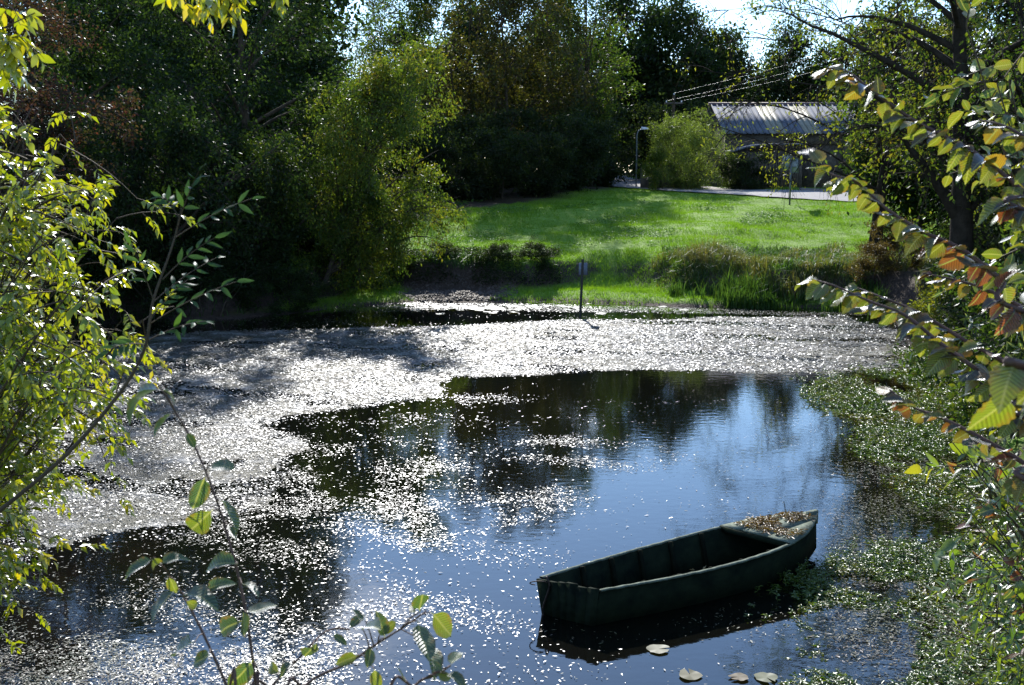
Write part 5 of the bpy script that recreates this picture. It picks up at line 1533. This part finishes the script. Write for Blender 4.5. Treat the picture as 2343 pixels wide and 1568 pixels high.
# saplings along the bottom
def sapling(label, path, d, lvs, seed, name='sapling', rad=0.004):
    """path: viewing directions of the stem from its foot; lvs: (x, y, tip x, tip y, lit)"""
    r = R(seed)
    foot = at(path[0][0], path[0][1], d)
    gx, gy = foot[0] * 1.02, foot[1] - 0.12
    g = np.array([gx, gy, gz(gx, gy) - 0.05])
    P = [g] + [at(x, y, d + 0.03 * i) for i, (x, y) in enumerate(path)]
    e = thing(name, label, 'sapling', tuple(g))
    sp = spline(P, 44)
    b = MB(); b.tubes(sp - g, np.linspace(rad, rad * 0.4, 44) * (1 + 0.12 * np.sin(np.arange(44) * 1.9)), 6)
    stem = link('stem', b.mesh('sapling_stem', M['twig_red'], True), e)
    for (x, y, tx, ty, lit) in lvs:
        tip = at(tx, ty, d + r.uniform(-0.05, 0.05)); bs = at(x, y, d)
        j = np.argmin(np.linalg.norm(sp - bs, axis=1))
        st_ = sp[j]
        if np.linalg.norm(st_ - bs) > 0.015:
            tb_ = MB(); tb_.tubes(np.array([st_, st_ * 0.5 + bs * 0.5 + [0, 0, 0.005], bs]) - g, np.array([0.0018, 0.0014, 0.0011]), 4)
            link('leaf_stalk', tb_.mesh('leaf_stalk', M['twig_red'], True), e)
        v = tip - bs; ln = max(0.03, np.linalg.norm(v))
        v = v + np.array([0, r.uniform(-0.5, 0.5) * ln, 0])
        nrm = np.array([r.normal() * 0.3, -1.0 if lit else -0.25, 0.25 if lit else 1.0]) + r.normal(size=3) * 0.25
        put_leaf(e, g, LM['sap'][int(r.integers(4))], bs, v, nrm, np.linalg.norm(v), M['n_elmgreen'] if lit else M['n_sap'])  # lit leaves take a brighter green, so the light is partly in the colour
    return e
sapling('tall bending sapling stem with grey-green leaves left of centre at the bottom', [(590, 1640), (585, 1568), (562, 1400), (530, 1260), (490, 1130), (440, 1010), (390, 925), (365, 885)], 2.3,
        [(365, 885, 275, 925, 0), (370, 890, 402, 915, 0), (395, 945, 330, 995, 0), (425, 990, 450, 1022, 0), (470, 1090, 440, 1160, 0), (488, 1165, 425, 1225, 1), (500, 1140, 560, 1210, 0), (520, 1200, 540, 1235, 0),
         (545, 1290, 455, 1290, 0), (553, 1335, 590, 1350, 0), (560, 1400, 630, 1395, 0), (555, 1420, 480, 1455, 0), (560, 1460, 545, 1410, 0), (580, 1510, 530, 1565, 0), (480, 1060, 545, 1070, 0)], 101)
sapling('shorter sapling stem beside the tall bending one at the bottom left', [(540, 1640), (518, 1568), (450, 1420), (395, 1325), (352, 1275)], 2.2,
        [(352, 1280, 278, 1312, 0), (350, 1275, 358, 1315, 1), (365, 1290, 425, 1272, 0), (385, 1320, 412, 1345, 1), (405, 1350, 345, 1390, 0), (420, 1360, 495, 1345, 0), (425, 1375, 455, 1395, 1), (445, 1470, 372, 1500, 0), (480, 1495, 440, 1535, 0), (470, 1350, 525, 1330, 0)], 102)
sapling('leafy sapling branch rising right at the bottom centre', [(650, 1680), (700, 1568), (800, 1515), (870, 1468), (930, 1430), (975, 1398)], 2.1,
        [(960, 1400, 965, 1345, 0), (950, 1405, 938, 1380, 1), (985, 1400, 1040, 1450, 1), (955, 1420, 980, 1500, 0), (975, 1480, 1010, 1510, 0), (880, 1460, 870, 1395, 0), (870, 1450, 905, 1430, 1), (835, 1420, 805, 1395, 0),
         (850, 1480, 835, 1540, 0), (820, 1500, 770, 1510, 1), (855, 1530, 870, 1565, 1), (830, 1440, 860, 1410, 0)], 103)
sapling('small twig with few leaves at the bottom centre edge', [(880, 1680), (950, 1568), (1000, 1545), (1030, 1522)], 2.0,
        [(1030, 1525, 1052, 1485, 0), (1015, 1535, 985, 1520, 0), (1000, 1545, 1030, 1545, 1), (930, 1560, 905, 1525, 0), (1020, 1540, 1070, 1565, 0)], 104)
sapling('thin twig with small leaves between the bottom saplings', [(560, 1680), (625, 1568), (680, 1510), (745, 1445), (800, 1440)], 2.4,
        [(715, 1480, 690, 1520, 0), (725, 1470, 715, 1498, 0), (670, 1515, 640, 1535, 0), (640, 1540, 605, 1520, 1), (800, 1440, 830, 1400, 0), (760, 1450, 790, 1480, 0)], 105)

# ------------------------------------------------------------------ elm with arching branches on the right
def elm():
    root = np.array([2.9, 3.3, gz(2.9, 3.3) - 0.05])
    e = thing('elm_sapling', 'elm with long arching branches of toothed yellow-green and orange leaves on the right', 'elm', tuple(root))
    trunk = spline([root, root + [0.05, 0.02, 1.2], root + [-0.05, 0.05, 2.4], root + [0.0, 0.0, 3.3]], 20)
    link('trunk', MB().tubes(trunk - root, np.linspace(0.05, 0.015, 20), 8).mesh('elm_trunk', M['bark'], True), e)
    def branch(path, d0, d1, spacing, size, seed, cols, label, start_h, first=0.25):
        r = R(seed)
        n = len(path)
        P = [root + [0, 0, start_h]] + [at(x, y, d0 + (d1 - d0) * i / (n - 1)) for i, (x, y) in enumerate(path)]
        sp = spline(P, 90)
        bm = link('branch', MB().tubes(sp - root, np.linspace(0.009, 0.0018, 90), 6).mesh('elm_branch', M['twig_red'], True), e)
        seg = np.linalg.norm(np.diff(sp, axis=0), axis=1); cum = np.concatenate([[0], np.cumsum(seg)])
        L_ = cum[-1]; s = L_ * first; i = 0
        while s <= L_ + 1e-6:
            j = min(int(np.searchsorted(cum, s)), 89)
            p = sp[j]; tan = unit(sp[min(j + 1, 89)] - sp[max(j - 1, 0)])
            ln = size * 1.0 * r.uniform(0.6, 1.25) * (1 - 0.15 * s / L_)
            if i % 2 == 0:      # hanging rank, seen against the light
                dv = tan * 0.5 + np.array([r.normal() * 0.2 - 0.05, -0.1 + r.normal() * 0.3, -0.75])
                nv_ = np.array([r.normal() * 0.4, -0.8, 0.6 + r.normal() * 0.35])
            else:               # upper rank, lying along the branch
                dv = tan * 0.8 + np.array([r.normal() * 0.2, -0.45 + r.normal() * 0.25, -0.22 + r.normal() * 0.2])
                nv_ = np.array([r.normal() * 0.3 - 0.25, -0.15 + r.normal() * 0.15, 1.0])
            if s > L_ - 0.03:
                dv = tan + np.array([0, -.1, -.3]); nv_ = np.array([-0.2, -0.4, 1.0])
            c = cols(s / L_, i, r)
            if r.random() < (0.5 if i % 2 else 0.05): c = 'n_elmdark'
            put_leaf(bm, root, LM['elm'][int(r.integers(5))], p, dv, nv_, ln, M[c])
            s += spacing * r.uniform(0.75, 1.2); i += 1
    g_ = lambda t, i, r: 'n_elm' if r.random() < 0.5 else 'n_elmgreen'
    warm = lambda t, i, r: 'n_red' if (0.55 < t < 0.85 and r.random() < 0.3) else ('n_elm' if r.random() < 0.6 else 'n_elmgreen')
    red_ = lambda t, i, r: 'n_red' if r.random() < 0.3 else 'n_elm'
    branch([(2400, 500), (2342, 440), (2230, 350), (2090, 275), (1985, 200), (1935, 162), (1890, 156)], 3.0, 3.3, 0.018, 0.078, 201, warm, '', 2.5, 0.40)
    branch([(2400, 730), (2290, 640), (2200, 572), (2110, 530), (2030, 480), (1960, 418), (1900, 398), (1868, 362)], 3.0, 3.3, 0.018, 0.080, 202, warm, '', 2.3, 0.34)
    branch([(2420, 980), (2330, 910), (2240, 850), (2150, 785), (2070, 722), (1990, 690), (1910, 655), (1862, 640)], 2.8, 3.2, 0.018, 0.082, 203, g_, '', 1.9, 0.34)
    branch([(2420, 900), (2300, 830), (2200, 775), (2100, 715), (2010, 678), (1950, 655)], 2.9, 3.25, 0.022, 0.075, 207, g_, '', 1.8, 0.38)
    branch([(2440, 1130), (2342, 1060), (2240, 1000), (2150, 955), (2085, 930), (2035, 892)], 2.7, 3.0, 0.020, 0.066, 204, red_, '', 1.7, 0.4)
    branch([(2460, 880), (2400, 880), (2342, 890), (2290, 905), (2262, 905)], 1.75, 1.75, 0.07, 0.115, 205, g_, '', 1.9, 0.62)
    branch([(2420, 760), (2330, 700), (2250, 660), (2180, 640), (2110, 625)], 3.1, 3.3, 0.019, 0.066, 206, red_, '', 2.1, 0.40)
    branch([(2460, 420), (2380, 340), (2300, 290), (2240, 275)], 2.8, 3.0, 0.022, 0.075, 208, g_, '', 2.6, 0.48)
elm()

# light green sapling in the top right corner
near_shrub('leafy_sapling', 'sapling with light green oval leaves in the top right corner', 'sapling', (2.75, 4.4, gz(2.75, 4.4)),
           [at(2330, 40, 4.2), at(2290, 110, 4.3), at(2210, 60, 4.3), at(2280, 190, 4.2), at(2240, 150, 4.4), at(2360, 300, 4.2), at(2350, 480, 4.3), at(2380, 120, 4.4)], 301,
           LM['sap'], M['n_elmgreen'], M['n_willow'], 0.075, 'alternate', twigs=6, per=7, twig_len=0.2, tw_start=0.62, sag=0.05, n_obj=220, mats=[M['n_elmgreen'], M['n_sap']], wr=0.5)
# willow shrubs at the lower right
near_shrub('willow_shrub', 'green willow shrub with narrow leaves at the lower right edge', 'shrub', (4.3, 6.6, gz(4.3, 6.6)),
           vol(302, 46, [(2140, 1310), (2200, 1230), (2342, 1200), (2600, 1200), (2600, 1640), (2250, 1600), (2170, 1480), (2120, 1390)], 6.0, 7.2), 303, LM['willow'], M['n_willow'], M['n_willow'], 0.085, 'alternate', twigs=9, per=9, twig_len=0.3, sag=0.05, wr=0.26)
near_shrub('willow_shrub', 'yellow-tinted willow shrub with some red leaves at the right edge above the green willow', 'shrub', (3.6, 5.2, gz(3.6, 5.2)),
           vol(304, 34, [(2110, 1060), (2170, 1000), (2300, 1000), (2600, 1000), (2600, 1290), (2220, 1250), (2130, 1150)], 4.8, 5.6), 305, LM['willow'] + LM['elm'][:1], M['n_willow'], M['n_willow'], 0.08, 'alternate', twigs=7, per=8, twig_len=0.24, sag=0.05, wr=0.3,
           mats=[M['n_willow'], M['n_willow'], M['n_willow'], M['n_red'], M['n_sap']])
near_shrub('willow_shrub', 'dark narrow-leaved shrub at the right edge below the orange-leaved branches', 'shrub', (6.6, 9.8, gz(6.6, 9.8)),
           vol(306, 42, [(2150, 700), (2220, 600), (2342, 580), (2600, 580), (2600, 1000), (2300, 1000), (2200, 900), (2130, 800)], 9.0, 10.5), 307, LM['willow'], M['lf_shade'], M['lf_shade'], 0.10, 'alternate', twigs=10, per=11, twig_len=0.45, sag=0.05, wr=0.28, mats=[M['lf_shade'], M['n_sap']])
